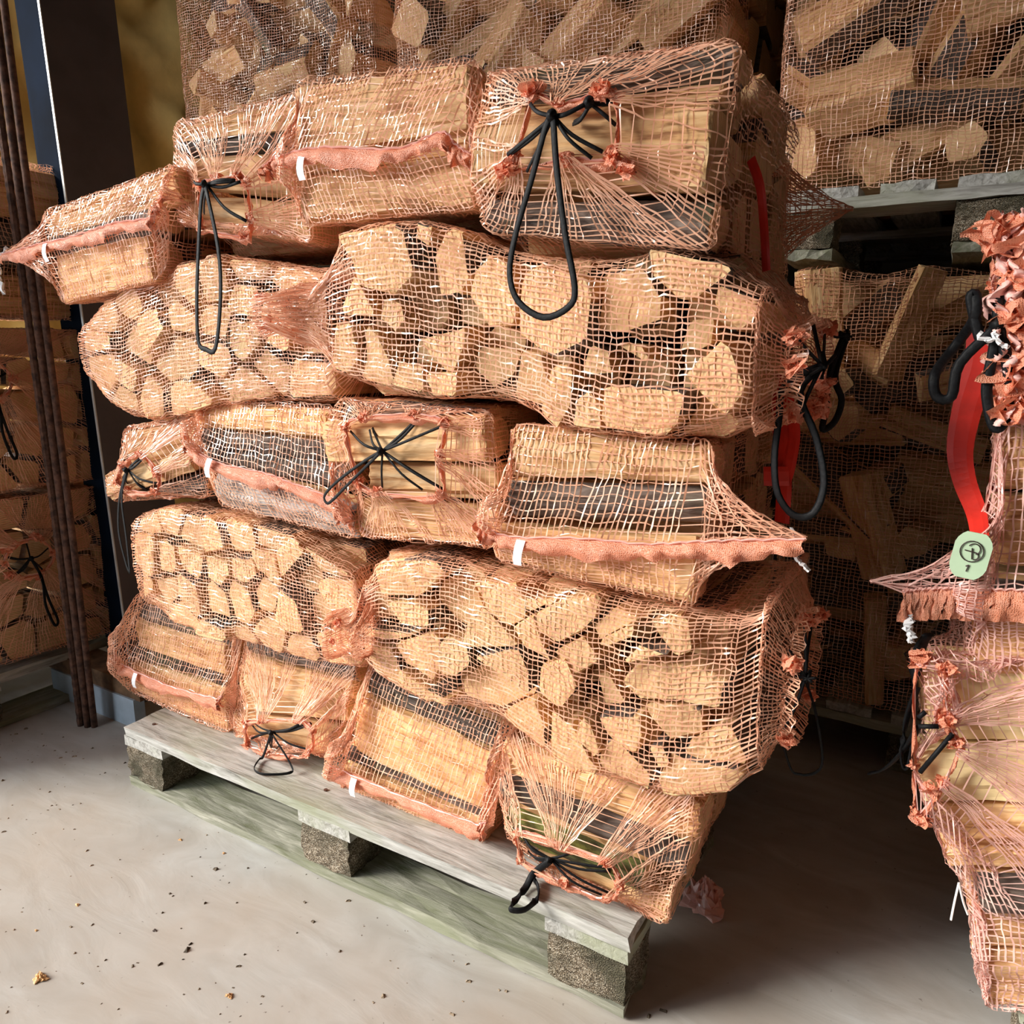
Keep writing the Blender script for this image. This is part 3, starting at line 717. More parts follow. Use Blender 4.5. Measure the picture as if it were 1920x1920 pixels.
def pallet(x0, y0, z0, lx, ly, label, seed, rot=False):
    """deck boards run along x (or along y when rot)"""
    t = root('wooden_pallet', (x0+lx/2, y0+ly/2, z0), label, 'pallet', 'wooden pallets')
    def P(a, b, z): return ((x0+a[0], y0+a[1], z0+z[0]), (x0+b[0], y0+b[1], z0+z[1]))
    A, B = (ly, lx) if not rot else (lx, ly)      # A across the deck boards, B along them
    ws = [.145, .1, .145, .1, .145]; gap = (A-sum(ws))/4; p = 0
    def pt(a, b): return (b, a) if not rot else (a, b)
    for i, w in enumerate(ws):
        a, b = P(pt(p, 0), pt(p+w, B), (.122, .144)); board('deck_board', a, b, 'x' if not rot else 'y', M_PAL, t, seed+i, ragged=.006); p += w+gap
    sp = [(0, .13), (B/2-.065, B/2+.065), (B-.14, B)]
    for i, (q0, q1) in enumerate(sp):
        a, b = P(pt(0, q0), pt(A, q1), (.100, .122)); board('stringer_board', a, b, 'y' if not rot else 'x', M_PAL, t, seed+10+i)
    cols = [(0, .1), (A/2-.072, A/2+.072), (A-.1, A)]
    for i, (c0, c1) in enumerate(cols):
        a, b = P(pt(c0, .004), pt(c1, B-.004), (.0, .022)); board('bottom_board', a, b, 'x' if not rot else 'y', M_PLOW, t, seed+20+i, rough=.0028, ragged=.01)
        for j, (q0, q1) in enumerate(sp):
            a, b = P(pt(c0, q0+.005), pt(c1, q1-.005), (.022, .100)); block(a, b, t, seed+30+i*3+j)
    return t
PF = pallet(0, 0, 0, 1.2, .8, 'weathered grey pallet on the floor under the front stack of bags', 1)
nl = MB()
for x, y in [(.05, .04), (.09, .10), (.56, .05), (.63, .09), (1.10, .05), (1.15, .10)]:
    nl.tube([(x, y, .1435), (x, y, .1458)], .008, k=7)
nl.build('nail_head', M_RUST, PF, kind='stuff')

# ------------------------------------------------------------------ front stack, lowest layer (1): four bags on their sides
def Q(D, *q): return pxs(q, D)
def sq(D, lst): return [(pxs(q, D), k) for q, k in lst]
DA = .095
A1, _ = side_bag(FM, 'A', Q(DA, (250, 1090), (452, 1150), (436, 1381), (240, 1300)), DA, .34, sq(DA, [
    ([(262, 1135), (428, 1175), (425, 1222), (256, 1170)], 'b'), ([(258, 1168), (428, 1216), (408, 1262), (246, 1210)], 'w'), ([(248, 1208), (412, 1258), (414, 1296), (246, 1240)], 'b'), ([(246, 1240), (420, 1296), (420, 1378), (242, 1296)], 'w')]),
    'net bag with bright top log at the left end of the pallet deck', 'the leftmost bag on the deck', seam=Q(DA, (246, 1240), (330, 1278), (420, 1302)), ears=(.03, .02), earz=(.02, .01), seed=11, labelat=(*at_l(FM, 275, 1254, DA), 0))
DB = .09
B1, _ = side_bag(FM, 'B', Q(DB, (455, 1165), (675, 1225), (625, 1432), (432, 1384)), DB, .34, sq(DB, [
    ([(462, 1190), (668, 1240), (664, 1290), (460, 1232)], 'b'), ([(460, 1230), (664, 1282), (655, 1312), (458, 1256)], 'w'), ([(458, 1256), (655, 1310), (640, 1352), (440, 1330)], 'w'), ([(436, 1332), (622, 1372), (618, 1424), (440, 1385)], 'w')]),
    'net bag with black bow loop resting on the deck board, second on the pallet', 'the second bag on the deck', seed=12,
    opening=Q(DB, (478, 1345), (508, 1342), (580, 1342), (602, 1362), (592, 1405), (520, 1402), (480, 1388)))
pB = lambda x, y, D=DB: at_l(FM, x, y, D)
cords(FM, pB(530, 1362), [pB(478, 1345), pB(580, 1345), pB(592, 1352), pB(480, 1385), pB(517, 1400), pB(592, 1402)],
      [[pB(515, 1405), (pB(514, 1445)[0], .150, .055), (pB(528, 1480)[0], .149, .025), (pB(548, 1482)[0], .149, .022), (pB(572, 1452)[0], .150, .050), pB(566, 1420), pB(534, 1365)]], DB, B1, 2, loopw=.006)
DC = .07
C1, _ = side_bag(FM, 'C', Q(DC, (692, 1215), (962, 1335), (908, 1590), (630, 1480)), DC, .34, sq(DC, [
    ([(694, 1258), (955, 1372), (945, 1430), (682, 1312)], 'b'), ([(680, 1308), (928, 1414), (908, 1532), (648, 1408)], 'w'), ([(648, 1404), (905, 1508), (902, 1548), (640, 1432)], 'b'), ([(640, 1432), (902, 1542), (904, 1588), (640, 1480)], 'w')]),
    'net bag with gathered orange hem and white label, third on the pallet deck', 'the third bag on the deck', seed=13,
    seam=Q(DC, (640, 1428), (760, 1478), (905, 1532)), ears=(.012, .02), earz=(0, .01), labelat=(*at_l(FM, 683, 1446, DC), 0))
DD = .055
D1, _ = side_bag(FM, 'D', Q(DD, (948, 1330), (1316, 1450), (1246, 1737), (938, 1590)), DD, .52, sq(DD, [
    ([(945, 1392), (1314, 1522), (1302, 1582), (936, 1452)], 'w'), ([(940, 1450), (1296, 1590), (1278, 1652), (932, 1502)], 'b'), ([(946, 1502), (1210, 1616), (1206, 1684), (958, 1572)], 'm'), ([(1000, 1590), (1256, 1692), (1244, 1736), (1010, 1620)], 'w')]),
    'net bag with mossy log in its opening, right end of the pallet deck', 'the rightmost bag on the deck', seed=14, outs=[.0, .004, .012, .0],
    opening=Q(DD, (985, 1545), (1060, 1568), (1150, 1600), (1172, 1640), (1145, 1668), (1070, 1640), (990, 1598)),
    indiv=('right side of the lowest rightmost bag', 'log ends on the right side of the lowest layer'), packsize=.09)
p = lambda x, y: at_l(FM, x, y, DD)
DK = lambda x, y, z=.150: (lambda q: (q[0], q[2], q[1]))(at(x, y, z, 2))
cords(FM, p(1046, 1592), [p(985, 1545), p(1000, 1590), p(1090, 1590), p(1150, 1625), p(1145, 1666), p(1138, 1668)],
      [[DK(1022, 1622, .175), DK(1000, 1638, .165), DK(985, 1665), DK(960, 1695), DK(958, 1706, .149), DK(985, 1705, .149), DK(1008, 1682), DK(1008, 1660, .152), DK(1000, 1640, .16), DK(1030, 1612, .19)]], DD, D1, 3, loopw=.011)

# ------------------------------------------------------------------ layer 2: two bags, cut ends out
def outl(D, rows, z=()):
    O = []
    for x, t, b in rows:
        a, c = at(x, t, D), at(x, b, D); O.append(((a[0]+c[0])/2, c[2], a[2]))
    return O
D2 = .0
S2l = [(272, 990), (315, 985), (355, 1005), (398, 1008), (442, 1018), (492, 1018), (545, 1035), (598, 1052), (262, 1052), (303, 1062), (350, 1050), (405, 1062), (452, 1082), (500, 1075), (560, 1092), (612, 1105),
       (258, 1112), (300, 1115), (345, 1110), (390, 1122), (440, 1140), (486, 1130), (545, 1150), (602, 1158), (282, 1148), (332, 1172), (382, 1190), (442, 1206), (500, 1195), (550, 1216), (618, 1218)]
E2, _ = end_bag(FM, outl(D2, [(252, 975, 1130), (275, 955, 1162), (330, 955, 1185), (400, 965, 1200), (480, 985, 1225), (560, 1010, 1248), (640, 1050, 1262), (668, 1080, 1255)]), D2, .33, None,
    'net bag of log ends in the second layer, left end of the stack', 'left bag, second layer', seed=21, cell=.0072, seeds=pxs(S2l, D2),
    endR=[(at_l(FM, 690, 1170, D2)[0]-.005, D2+.10, at_l(FM, 680, 1170, D2)[1], .07, .10, 5), (at_l(FM, 640, 1180, -.02)[0]+.045, -.018, at_l(FM, 640, 1180, D2)[1], .03, .03, 6)],
    endL=[(at_l(FM, 243, 1050, D2)[0]-.006, D2+.16, at_l(FM, 245, 1060, D2)[1], .07, .12, 3)])
D2r = -.01
PL2r = [[(690, 1070), (740, 1052), (800, 1055), (822, 1080), (790, 1110), (765, 1122), (700, 1118)], [(660, 1115), (700, 1122), (718, 1160), (668, 1170), (655, 1140)],
 [(715, 1128), (765, 1132), (792, 1152), (800, 1182), (735, 1165)], [(795, 1112), (820, 1097), (850, 1112), (870, 1162), (858, 1200), (820, 1175), (790, 1140)],
 [(885, 1088), (960, 1105), (975, 1122), (975, 1158), (945, 1175), (905, 1140)], [(872, 1165), (900, 1145), (950, 1198), (965, 1213), (862, 1218)], [(980, 1117), (1038, 1127), (1028, 1142), (988, 1150)],
 [(1000, 1155), (1060, 1130), (1120, 1127), (1110, 1160), (1088, 1182), (1040, 1208), (1005, 1182)], [(958, 1178), (998, 1165), (1015, 1210), (1028, 1240), (985, 1218)],
 [(830, 1197), (860, 1207), (875, 1248), (845, 1270), (820, 1268), (818, 1215)], [(672, 1212), (730, 1232), (742, 1280), (735, 1292), (690, 1262)], [(732, 1213), (808, 1192), (812, 1270), (800, 1282), (760, 1250)],
 [(748, 1262), (790, 1288), (828, 1310), (838, 1328), (800, 1318), (742, 1288)], [(845, 1290), (885, 1262), (930, 1265), (985, 1302), (975, 1320), (920, 1343), (852, 1320)], [(890, 1230), (968, 1222), (983, 1250), (992, 1308), (935, 1265)],
 [(1010, 1252), (1060, 1242), (1075, 1290), (1045, 1328), (1012, 1308)], [(1118, 1207), (1185, 1170), (1178, 1200), (1125, 1224)], [(1212, 1167), (1280, 1170), (1292, 1228), (1265, 1233), (1228, 1190)],
 [(1165, 1246), (1195, 1212), (1248, 1237), (1245, 1243), (1172, 1252)], [(1172, 1272), (1230, 1253), (1308, 1264), (1352, 1287), (1343, 1336), (1280, 1323), (1200, 1318), (1168, 1292)], [(1207, 1325), (1290, 1342), (1308, 1347), (1303, 1388), (1242, 1398), (1218, 1352)],
 [(1287, 1412), (1358, 1368), (1402, 1438), (1398, 1450), (1285, 1432)], [(1228, 1478), (1256, 1428), (1272, 1442), (1388, 1460), (1368, 1492), (1242, 1502)], [(1117, 1347), (1188, 1352), (1198, 1380), (1188, 1423), (1132, 1388)],
 [(1080, 1362), (1095, 1357), (1118, 1410), (1112, 1424), (1078, 1386)], [(1122, 1402), (1140, 1402), (1208, 1472), (1203, 1497), (1112, 1446)], [(1028, 1333), (1060, 1362), (1112, 1440), (1098, 1453), (1022, 1424)],
 [(928, 1350), (985, 1318), (1013, 1370), (1018, 1420), (962, 1380)], [(1112, 1277), (1130, 1272), (1150, 1338), (1117, 1330)], [(1212, 1402), (1238, 1407), (1243, 1438), (1222, 1448)], [(1038, 1222), (1088, 1202), (1108, 1240), (1070, 1268)],
 [(1140, 1150), (1195, 1160), (1185, 1168), (1120, 1200), (1105, 1185)], [(672, 1180), (760, 1196), (755, 1206), (702, 1202), (676, 1200)]]
F2, _ = end_bag(FM, outl(D2r, [(655, 1105, 1250), (690, 1058, 1290), (760, 1040, 1325), (840, 1040, 1345), (930, 1060, 1375), (1040, 1090, 1435), (1130, 1112, 1475), (1230, 1120, 1508), (1300, 1130, 1508), (1345, 1130, 1500), (1385, 1130, 1480)]), D2r, .34, [pxs(q, D2r) for q in PL2r],
    'widest net bag of cut log ends, second layer, right end of the stack', 'widest bag, second layer', seed=22,
    endL=[(at_l(FM, 648, 1190, D2r)[0]-.004, -.005+.05, at_l(FM, 650, 1190, D2r)[1], .05, .06, 5), (at_l(FM, 622, 1190, D2r)[0], -.012, at_l(FM, 630, 1195, D2r)[1], .035, .02, 5)],
    endR=[(1.362, .16, .57, .125, .165, 3, .05), (1.368, .13, .55, .075, .085, 10), (1.385, .12, .55, .085, .09, 2)])
tuft(FM, at_l(FM, 638, 1165, -.03), -.03, F2, 5, .013); tuft(FM, at_l(FM, 628, 1200, -.03), -.03, F2, 6, .012)
# loops of cord at the right-hand opening
def side_cord(parent, K, spokes, loops, seed, w=.006, lw=.007):
    r = np.random.default_rng(seed); mb = MB(); K = np.array(K, float)
    for a in spokes: mb.tube(crv([K, (K+np.array(a))/2+r.normal(size=3)*.003, a], 8), w, w*.5, 6, up=(.5, .8, 0))
    for q in range(6):
        v = r.normal(size=3)*.006; mb.tube([K+v, K+np.array([.004, -.004, 0]), K-v], w, w*.7, 5)
    for L in loops: mb.tube(crv([K]+[np.array(q, float) for q in L]+[K+.004], 40), lw, lw*.3, 6, up=(.3, .95, 0))
    return mb.build('drawstring', M_CORD, parent, smooth=True)
side_cord(F2, (1.385, .10, .555), [(1.372, .04, .61), (1.372, .05, .50), (1.378, .17, .62), (1.378, .19, .50), (1.375, .11, .63)],
          [[at(1505, 1262, 0.14), at(1528, 1330, 0.14), at(1542, 1420, 0.14), at(1530, 1448, 0.14), at(1500, 1452, 0.14), at(1480, 1435, 0.14), at(1462, 1340, 0.14)]], 4, lw=.004)
for i, q in enumerate([(1.378, .035, .60), (1.378, .05, .49), (1.385, .18, .62), (1.38, .20, .49), (1.38, .12, .63)]):
    tuft(FM, (q[0], q[2]), q[1], F2, 30+i, .02)

# ------------------------------------------------------------------ layer 3: four bags on their sides
D3 = .03
E3, _ = side_bag(FM, 'E', Q(D3, (226, 790), (366, 765), (388, 945), (222, 945)), D3, .34, sq(D3, [
    ([(232, 812), (362, 788), (366, 838), (238, 880)], 'w'), ([(212, 888), (366, 842), (372, 880), (214, 935)], 'w'), ([(236, 905), (380, 880), (385, 930), (240, 942)], 'b')]),
    'small net bag with a short black loop at the left end of the third layer', 'the leftmost bag of the third layer', seed=31, outs=[0, .02, 0],
    opening=Q(D3, (248, 868), (285, 850), (315, 885), (312, 918), (260, 915), (240, 900)))
p = lambda x, y: at_l(FM, x, y, D3)
cords(FM, p(263, 878), [p(243, 872), p(285, 852), p(255, 905), p(285, 915), p(312, 905), p(245, 905)],
      [[p(250, 930), p(248, 990), p(260, 1045), p(267, 1065), p(268, 1060), p(262, 1000), p(254, 930), p(263, 884)]], D3, E3, 5, loopw=.007)
D3f = .02
F3, _ = side_bag(FM, 'F', Q(D3f, (366, 738), (622, 750), (672, 1012), (395, 938)), D3f, .34, sq(D3f, [
    ([(370, 762), (612, 772), (604, 824), (362, 802)], 'w'), ([(366, 800), (604, 822), (612, 868), (380, 842)], 'b'), ([(380, 842), (630, 872), (650, 925), (385, 880)], 'b'), ([(392, 880), (662, 940), (676, 1012), (428, 945)], 'g')]),
    'net bag with grey barked log under its hem, second in the third layer', 'the second bag of the third layer', seed=32, outs=[0, 0, .0, .012],
    seam=Q(D3f, (372, 830), (420, 862), (520, 885), (560, 900), (640, 930)), ears=(.01, .04), earz=(.03, -.03), labelat=(*at_l(FM, 418, 856, D3f), -.05))
D3g = .01
G3, _ = side_bag(FM, 'G', Q(D3g, (630, 735), (925, 765), (930, 1028), (672, 1008)), D3g, .34, sq(D3g, [
    ([(640, 750), (905, 765), (908, 792), (640, 792)], 'b'), ([(604, 790), (918, 776), (912, 866), (625, 868)], 'w'), ([(690, 868), (938, 872), (930, 938), (696, 930)], 'w'), ([(668, 936), (926, 950), (930, 1026), (676, 1006)], 'w')]),
    'net bag open around black cord spokes over pale logs, middle of the third layer', 'the third bag of the third layer', seed=33, outs=[0, .014, .006, 0],
    opening=Q(D3g, (668, 800), (700, 780), (795, 775), (850, 790), (842, 850), (842, 922), (725, 918), (690, 900)))
p = lambda x, y: at_l(FM, x, y, D3g)
cords(FM, p(738, 842), [p(668, 806), p(704, 802), p(797, 778), p(855, 794), p(725, 912), p(800, 915), p(840, 920)],
      [[p(705, 862), p(660, 895), p(634, 922), p(637, 937), p(648, 932), p(680, 900), p(728, 850)]], D3g, G3, 6, w=.0045, loopw=.005)
D3h = .0
H3, _ = side_bag(FM, 'H', Q(D3h, (968, 796), (1340, 832), (1303, 1134), (930, 1045)), D3h, .52, sq(D3h, [
    ([(966, 800), (1336, 836), (1326, 908), (954, 896)], 'w'), ([(952, 900), (1322, 912), (1318, 985), (950, 975)], 'b'), ([(934, 985), (1306, 1010), (1302, 1132), (934, 1045)], 'w')]),
    'largest net bag of the third layer, with long hem tail at its right', 'the rightmost bag of the third layer', seed=34, outs=[.006, 0, .01],
    seam=Q(D3h, (932, 985), (980, 1000), (1100, 1002), (1220, 1012), (1310, 1008)), ears=(.02, .125), earz=(.015, .02), earpow=1.7, labelat=(*at_l(FM, 997, 1004, D3h), -.06), bulge=.014,
    indiv=('right side of the third layer', 'log ends on the right side of the third layer'), packsize=.09)
thread(FM, [(*at_l(FM, 1484, 988, 0), 0)][0:0] or [(at_l(FM, 1484, 990, -.01)[0], -.012, at_l(FM, 1484, 990, -.01)[1]), (at_l(FM, 1496, 1015, -.01)[0], -.012, at_l(FM, 1496, 1015, -.01)[1]), (at_l(FM, 1494, 1045, -.01)[0], -.012, at_l(FM, 1494, 1045, -.01)[1]), (at_l(FM, 1520, 1070, -.01)[0], -.012, at_l(FM, 1520, 1070, -.01)[1])], H3, .005, .001, 1)

# ------------------------------------------------------------------ layer 4: two bags, cut ends out
D4l, D4 = .0, -.035
S4l = [(195, 588), (238, 562), (290, 545), (345, 530), (402, 520), (460, 505), (520, 505), (182, 650), (225, 638), (275, 620), (330, 608), (390, 598), (450, 580), (510, 585), (560, 570), (188, 702), (232, 698), (285, 688), (340, 672), (400, 660), (455, 650), (520, 648), (575, 640),
       (222, 752), (270, 755), (330, 738), (390, 722), (450, 715), (510, 708), (565, 698), (350, 765), (225, 785)]
I4, _ = end_bag(FM, outl(D4l, [(150, 610, 700), (175, 570, 760), (215, 545, 800), (300, 488, 785), (400, 472, 765), (480, 475, 755), (560, 480, 752), (612, 500, 745)]), D4l, .33, None,
    'net bag of log ends in the fourth layer, left end of the stack', 'left bag, fourth layer', seed=41, cell=.0072, seeds=pxs(S4l, D4l),
    endL=[(at_l(FM, 144, 640, D4l)[0]-.006, D4l+.16, at_l(FM, 145, 650, D4l)[1], .07, .12, 3)], endR=[(.70, .12, 1.0, .06, .1, 4)])
PL4 = [[(630, 440), (730, 425), (755, 440), (765, 508), (735, 543), (668, 538), (650, 480)], [(772, 416), (800, 422), (800, 453), (776, 450)], [(828, 436), (854, 438), (860, 518), (848, 545), (815, 558), (806, 470)],
 [(905, 482), (950, 502), (953, 598), (900, 608), (870, 562), (880, 508)], [(625, 582), (655, 512), (672, 552), (698, 590)], [(708, 562), (740, 567), (744, 605), (730, 618), (706, 590)], [(618, 612), (645, 607), (664, 668), (640, 698), (614, 693)],
 [(667, 617), (690, 627), (714, 680), (724, 718), (668, 708), (672, 660)], [(780, 640), (858, 612), (864, 640), (830, 690), (795, 668)], [(732, 682), (778, 682), (784, 733), (728, 723)], [(872, 652), (943, 652), (934, 700), (905, 723), (866, 690)],
 [(970, 522), (1010, 508), (1088, 520), (1103, 560), (1090, 638), (1030, 668), (986, 640), (966, 618)], [(957, 667), (996, 672), (1008, 720), (1000, 758), (935, 744)], [(1022, 692), (1060, 692), (1064, 758), (1030, 798), (1008, 778)],
 [(1118, 513), (1190, 505), (1225, 560), (1222, 600), (1160, 613), (1108, 620)], [(1203, 468), (1330, 487), (1366, 500), (1352, 514), (1308, 556), (1272, 558), (1232, 520)], [(1342, 532), (1418, 552), (1400, 600), (1385, 622), (1328, 572)],
 [(1272, 602), (1318, 592), (1310, 648), (1250, 668)], [(1152, 642), (1190, 652), (1214, 676), (1200, 680)], [(1098, 643), (1138, 667), (1144, 698), (1078, 698)], [(1310, 668), (1362, 642), (1393, 732), (1360, 782), (1322, 738), (1284, 700)],
 [(1132, 718), (1278, 738), (1264, 790), (1238, 817), (1125, 798)], [(1292, 752), (1338, 777), (1368, 803), (1352, 822), (1258, 822)], [(1100, 735), (1122, 770), (1118, 806), (1070, 805), (1080, 752)], [(792, 700), (850, 705), (850, 742), (802, 738)]]
J4, _ = end_bag(FM, outl(D4, [(612, 470, 700), (645, 425, 715), (760, 408, 742), (880, 428, 760), (1000, 450, 790), (1100, 462, 822), (1200, 470, 838), (1300, 482, 835), (1385, 505, 828), (1420, 530, 815)]), D4, .34, [pxs(q, D4) for q in PL4],
    'longest net bag of cut log ends, fourth layer, right end of the stack', 'longest bag, fourth layer', seed=42,
    endL=[(at_l(FM, 575, 590, D4)[0], D4+.06, at_l(FM, 590, 590, D4)[1], .055, .07, 7), (at_l(FM, 520, 585, D4)[0], D4-.0, at_l(FM, 540, 585, D4)[1], .02, .03, 6), (at_l(FM, 492, 575, D4)[0], D4-.005, at_l(FM, 500, 590, D4)[1], .028, .02, 3)],
    endR=[(1.335, .135, .955, .095, .165, 3, .04), (1.345, .11, .95, .045, .09, 10), (1.365, .11, .95, .055, .10, 2)])
tuft(FM, at_l(FM, 512, 605, D4), D4-.004, J4, 7, .02); tuft(FM, at_l(FM, 500, 560, D4), D4-.004, J4, 8, .016)
for i, q in enumerate([(1.352, .01, .985), (1.352, .015, .955), (1.355, .04, .90), (1.36, .20, 1.0), (1.36, .20, .91), (1.37, .10, .90), (1.37, .14, .93), (1.37, .07, .94)]):
    tuft(FM, (q[0], q[2]), q[1], J4, 40+i, .021)
side_cord(J4, (1.378, .04, .955), [(1.355, .0, .985), (1.36, .03, .895), (1.36, .16, .99), (1.37, .18, .93), (1.36, .07, 1.0)],
          [[at(1472, 720, 0.03), at(1460, 790, 0.03), at(1452, 860, 0.03), at(1458, 925, 0.03), at(1488, 966, 0.03), at(1525, 962, 0.03), at(1545, 905, 0.03), at(1530, 820, 0.03), at(1500, 735, 0.03)]], 7, lw=.009)
side_cord(J4, (1.375, .22, .99), [(1.36, .2, 1.0), (1.365, .2, .94)], [[at(1556, 700, 0.2), at(1548, 770, 0.2), at(1542, 805, 0.2), at(1565, 790, 0.2), at(1578, 750, 0.2), at(1566, 705, 0.2)]], 8, lw=.009)

# ------------------------------------------------------------------ layer 5: four bags on their sides, one more behind
D5a = -.01
K5, _ = side_bag(FM, 'I', Q(D5a, (88, 392), (328, 300), (300, 525), (118, 568)), D5a, .34, sq(D5a, [
    ([(94, 398), (330, 308), (322, 372), (86, 452)], 'w'), ([(88, 432), (280, 372), (280, 438), (90, 482)], 'b'), ([(96, 482), (264, 440), (292, 520), (126, 566)], 'w')]),
    'net bag with curled hem tail off the top left corner of the stack', 'the leftmost bag of the top layer', seed=51,
    seam=Q(D5a, (92, 460), (150, 448), (200, 432), (240, 420), (300, 412)), ears=(at_l(FM, 92, 460, D5a)[0]-at_l(FM, 16, 462, D5a)[0], .04), earz=(-.012, .03), labelat=(*at_l(FM, 112, 460, D5a), .35), outs=[0, 0, .006])
thread(FM, [(at_l(FM, x, y, D5a-.01)[0], D5a-.02, at_l(FM, x, y, D5a-.01)[1]) for x, y in ((22, 465), (10, 490), (8, 520), (16, 550))], K5, .008, .0025, 2)
D5b = .02
L5, _ = side_bag(FM, 'J', Q(D5b, (324, 225), (560, 165), (585, 462), (328, 425)), D5b, .34, sq(D5b, [
    ([(330, 236), (556, 182), (558, 242), (324, 262)], 'w'), ([(326, 256), (545, 238), (540, 284), (325, 292)], 'b'), ([(326, 292), (545, 282), (545, 368), (325, 348)], 'w'), ([(332, 366), (580, 378), (580, 456), (332, 420)], 'w')]),
    'net bag with long narrow black loop, second in the top layer', 'the second bag of the top layer', seed=52,
    opening=Q(D5b, (398, 352), (430, 340), (470, 335), (485, 350), (492, 415), (480, 445), (400, 435)))
p = lambda x, y: at_l(FM, x, y, D5b)
cords(FM, p(432, 356), [p(398, 350), p(412, 405), p(470, 352), p(492, 416), p(480, 345)],
      [[p(425, 390), p(420, 470), p(416, 560), p(418, 640), p(432, 655), p(450, 652), p(460, 560), p(456, 470), p(440, 370)]], D5b-.02, L5, 9, loopw=.009)
D5c = -.01
M5, _ = side_bag(FM, 'K', Q(D5c, (572, 150), (905, 105), (902, 395), (560, 422)), D5c, .34, sq(D5c, [
    ([(574, 158), (892, 112), (868, 246), (542, 292)], 'w'), ([(560, 292), (872, 246), (876, 290), (560, 330)], 'w'), ([(556, 326), (882, 276), (888, 388), (572, 416)], 'w')]),
    'boxy net bag with a ruffled hem and white label, third in the top layer', 'the third bag of the top layer', seed=53, outs=[.008, 0, .004],
    seam=Q(D5c, (540, 300), (620, 282), (760, 285), (845, 255)), ears=(.03, .05), earz=(-.01, -.035), labelat=(*at_l(FM, 592, 300, D5c), .15))
D5d = -.03
N5, _ = side_bag(FM, 'L', Q(D5d, (895, 112), (1398, 62), (1335, 476), (905, 432)), D5d, .40, sq(D5d, [
    ([(930, 130), (1370, 75), (1378, 140), (920, 200)], 'b'), ([(900, 200), (1350, 150), (1352, 190), (905, 235)], 'w'), ([(900, 226), (1350, 188), (1322, 362), (892, 352)], 'w'), ([(902, 370), (1335, 368), (1325, 470), (905, 430)], 'b')]),
    'tallest net bag, starry black cords and teardrop loop, right of the top layer', 'the tallest bag of the top layer', seed=54, outs=[0, .0, .014, 0],
    opening=Q(D5d, (1018, 188), (1065, 205), (1135, 185), (1168, 192), (1165, 300), (1080, 305), (985, 300), (960, 330)), cell=.0095,
    indiv=('right side of the tallest bag', 'log ends on the right side of the top layer'), packsize=.09)
p = lambda x, y: at_l(FM, x, y, D5d)
cords(FM, p(1072, 238), [p(1022, 210), p(980, 300), p(1015, 325), p(1130, 205), p(1158, 300), p(1135, 310)],
      [[p(1060, 260), p(1035, 350), p(1005, 450), p(994, 520), p(1010, 570), p(1055, 598), p(1100, 580), p(1112, 545), p(1095, 450), p(1080, 330), p(1068, 280)]], D5d-.02, N5, 10, loopw=.008)
cords(FM, p(1128, 208), [p(1168, 185), p(1160, 245), p(1085, 235)], [], D5d-.004, N5, 11)
for i, q in enumerate([p(1020, 185), p(1150, 185), p(975, 325), p(1170, 310), p(1190, 330)]): tuft(FM, q, D5d-.022, N5, 60+i, .019)
mb = MB(); mb.tube(crv([at(1408, 298, .05), at(1425, 350, .05), at(1432, 420, .05), at(1437, 508, .05)], 20), .014, .002, 6, up=(.6, .8, 0)); mb.build('strap', M_RED, N5, label='narrow red strap')
D5e = .40
O5, _ = side_bag(FM, 'M', [(1.02, 1.335), (1.20, 1.325), (1.225, 1.05), (1.02, 1.05)], D5e, .34, [([(1.03, 1.325), (1.19, 1.315), (1.2, 1.25), (1.03, 1.25)], 'w')],
    'net bag behind the tallest bag, with a pointed net tail', 'the rear bag of the top layer', seed=55, seam=[(1.03, 1.18), (1.2, 1.18)], ears=(0, .15), earz=(0, -.005), hem=False, earpow=1.35,
    indiv=('rear bag of the top layer', 'log ends in the rear bag of the top layer'), packsize=.085)

# rear rows of the two layers whose bags lie along the front; the photograph shows next to nothing of them
for z0, z1, d in ((.415, .66, 'second'), (.875, 1.10, 'fourth')):
    end_bag(FM, [(.12, z0, z1), (.6, z0, z1), (1.24, z0, z1)], .36, .42, [], f'net bag hidden at the rear of the {d} layer', f'the rear bag of the {d} layer', seed=int(z0*100), cell=.016)
for x0, d in ((.1, 'left'), (.65, 'right')):
    end_bag(FM, [(x0, .150, .39), (x0+.27, .15, .39), (x0+.5, .15, .39)], .46, .33, [], f'net bag hidden at the rear {d} of the pallet deck', 'a rear bag', seed=int(x0*100), cell=.016)
    end_bag(FM, [(x0, .67, .86), (x0+.27, .67, .86), (x0+.5, .67, .86)], .46, .33, [], f'net bag hidden at the rear {d} of the third layer', 'a rear bag', seed=int(x0*100)+1, cell=.016)
# red straps between the right-hand bags
mb = MB(); mb.tube(crv([at(1458, 700, .16), at(1462, 800, .16), at(1470, 900, .16), at(1466, 980, .16)], 20), .026, .003, 6, up=(.5, .8, 0)); mb.tube(crv([at(1475, 745, .15), at(1488, 810, .15), at(1480, 870, .15), at(1470, 905, .16)], 20), .022, .003, 6, up=(.5, .8, 0))
mb.tube([at(1432, 893, .15), at(1480, 893, .15)], .026, .003, 6, up=(0, 1, 0)); mb.build('strap', M_RED, H3, label='red strap')

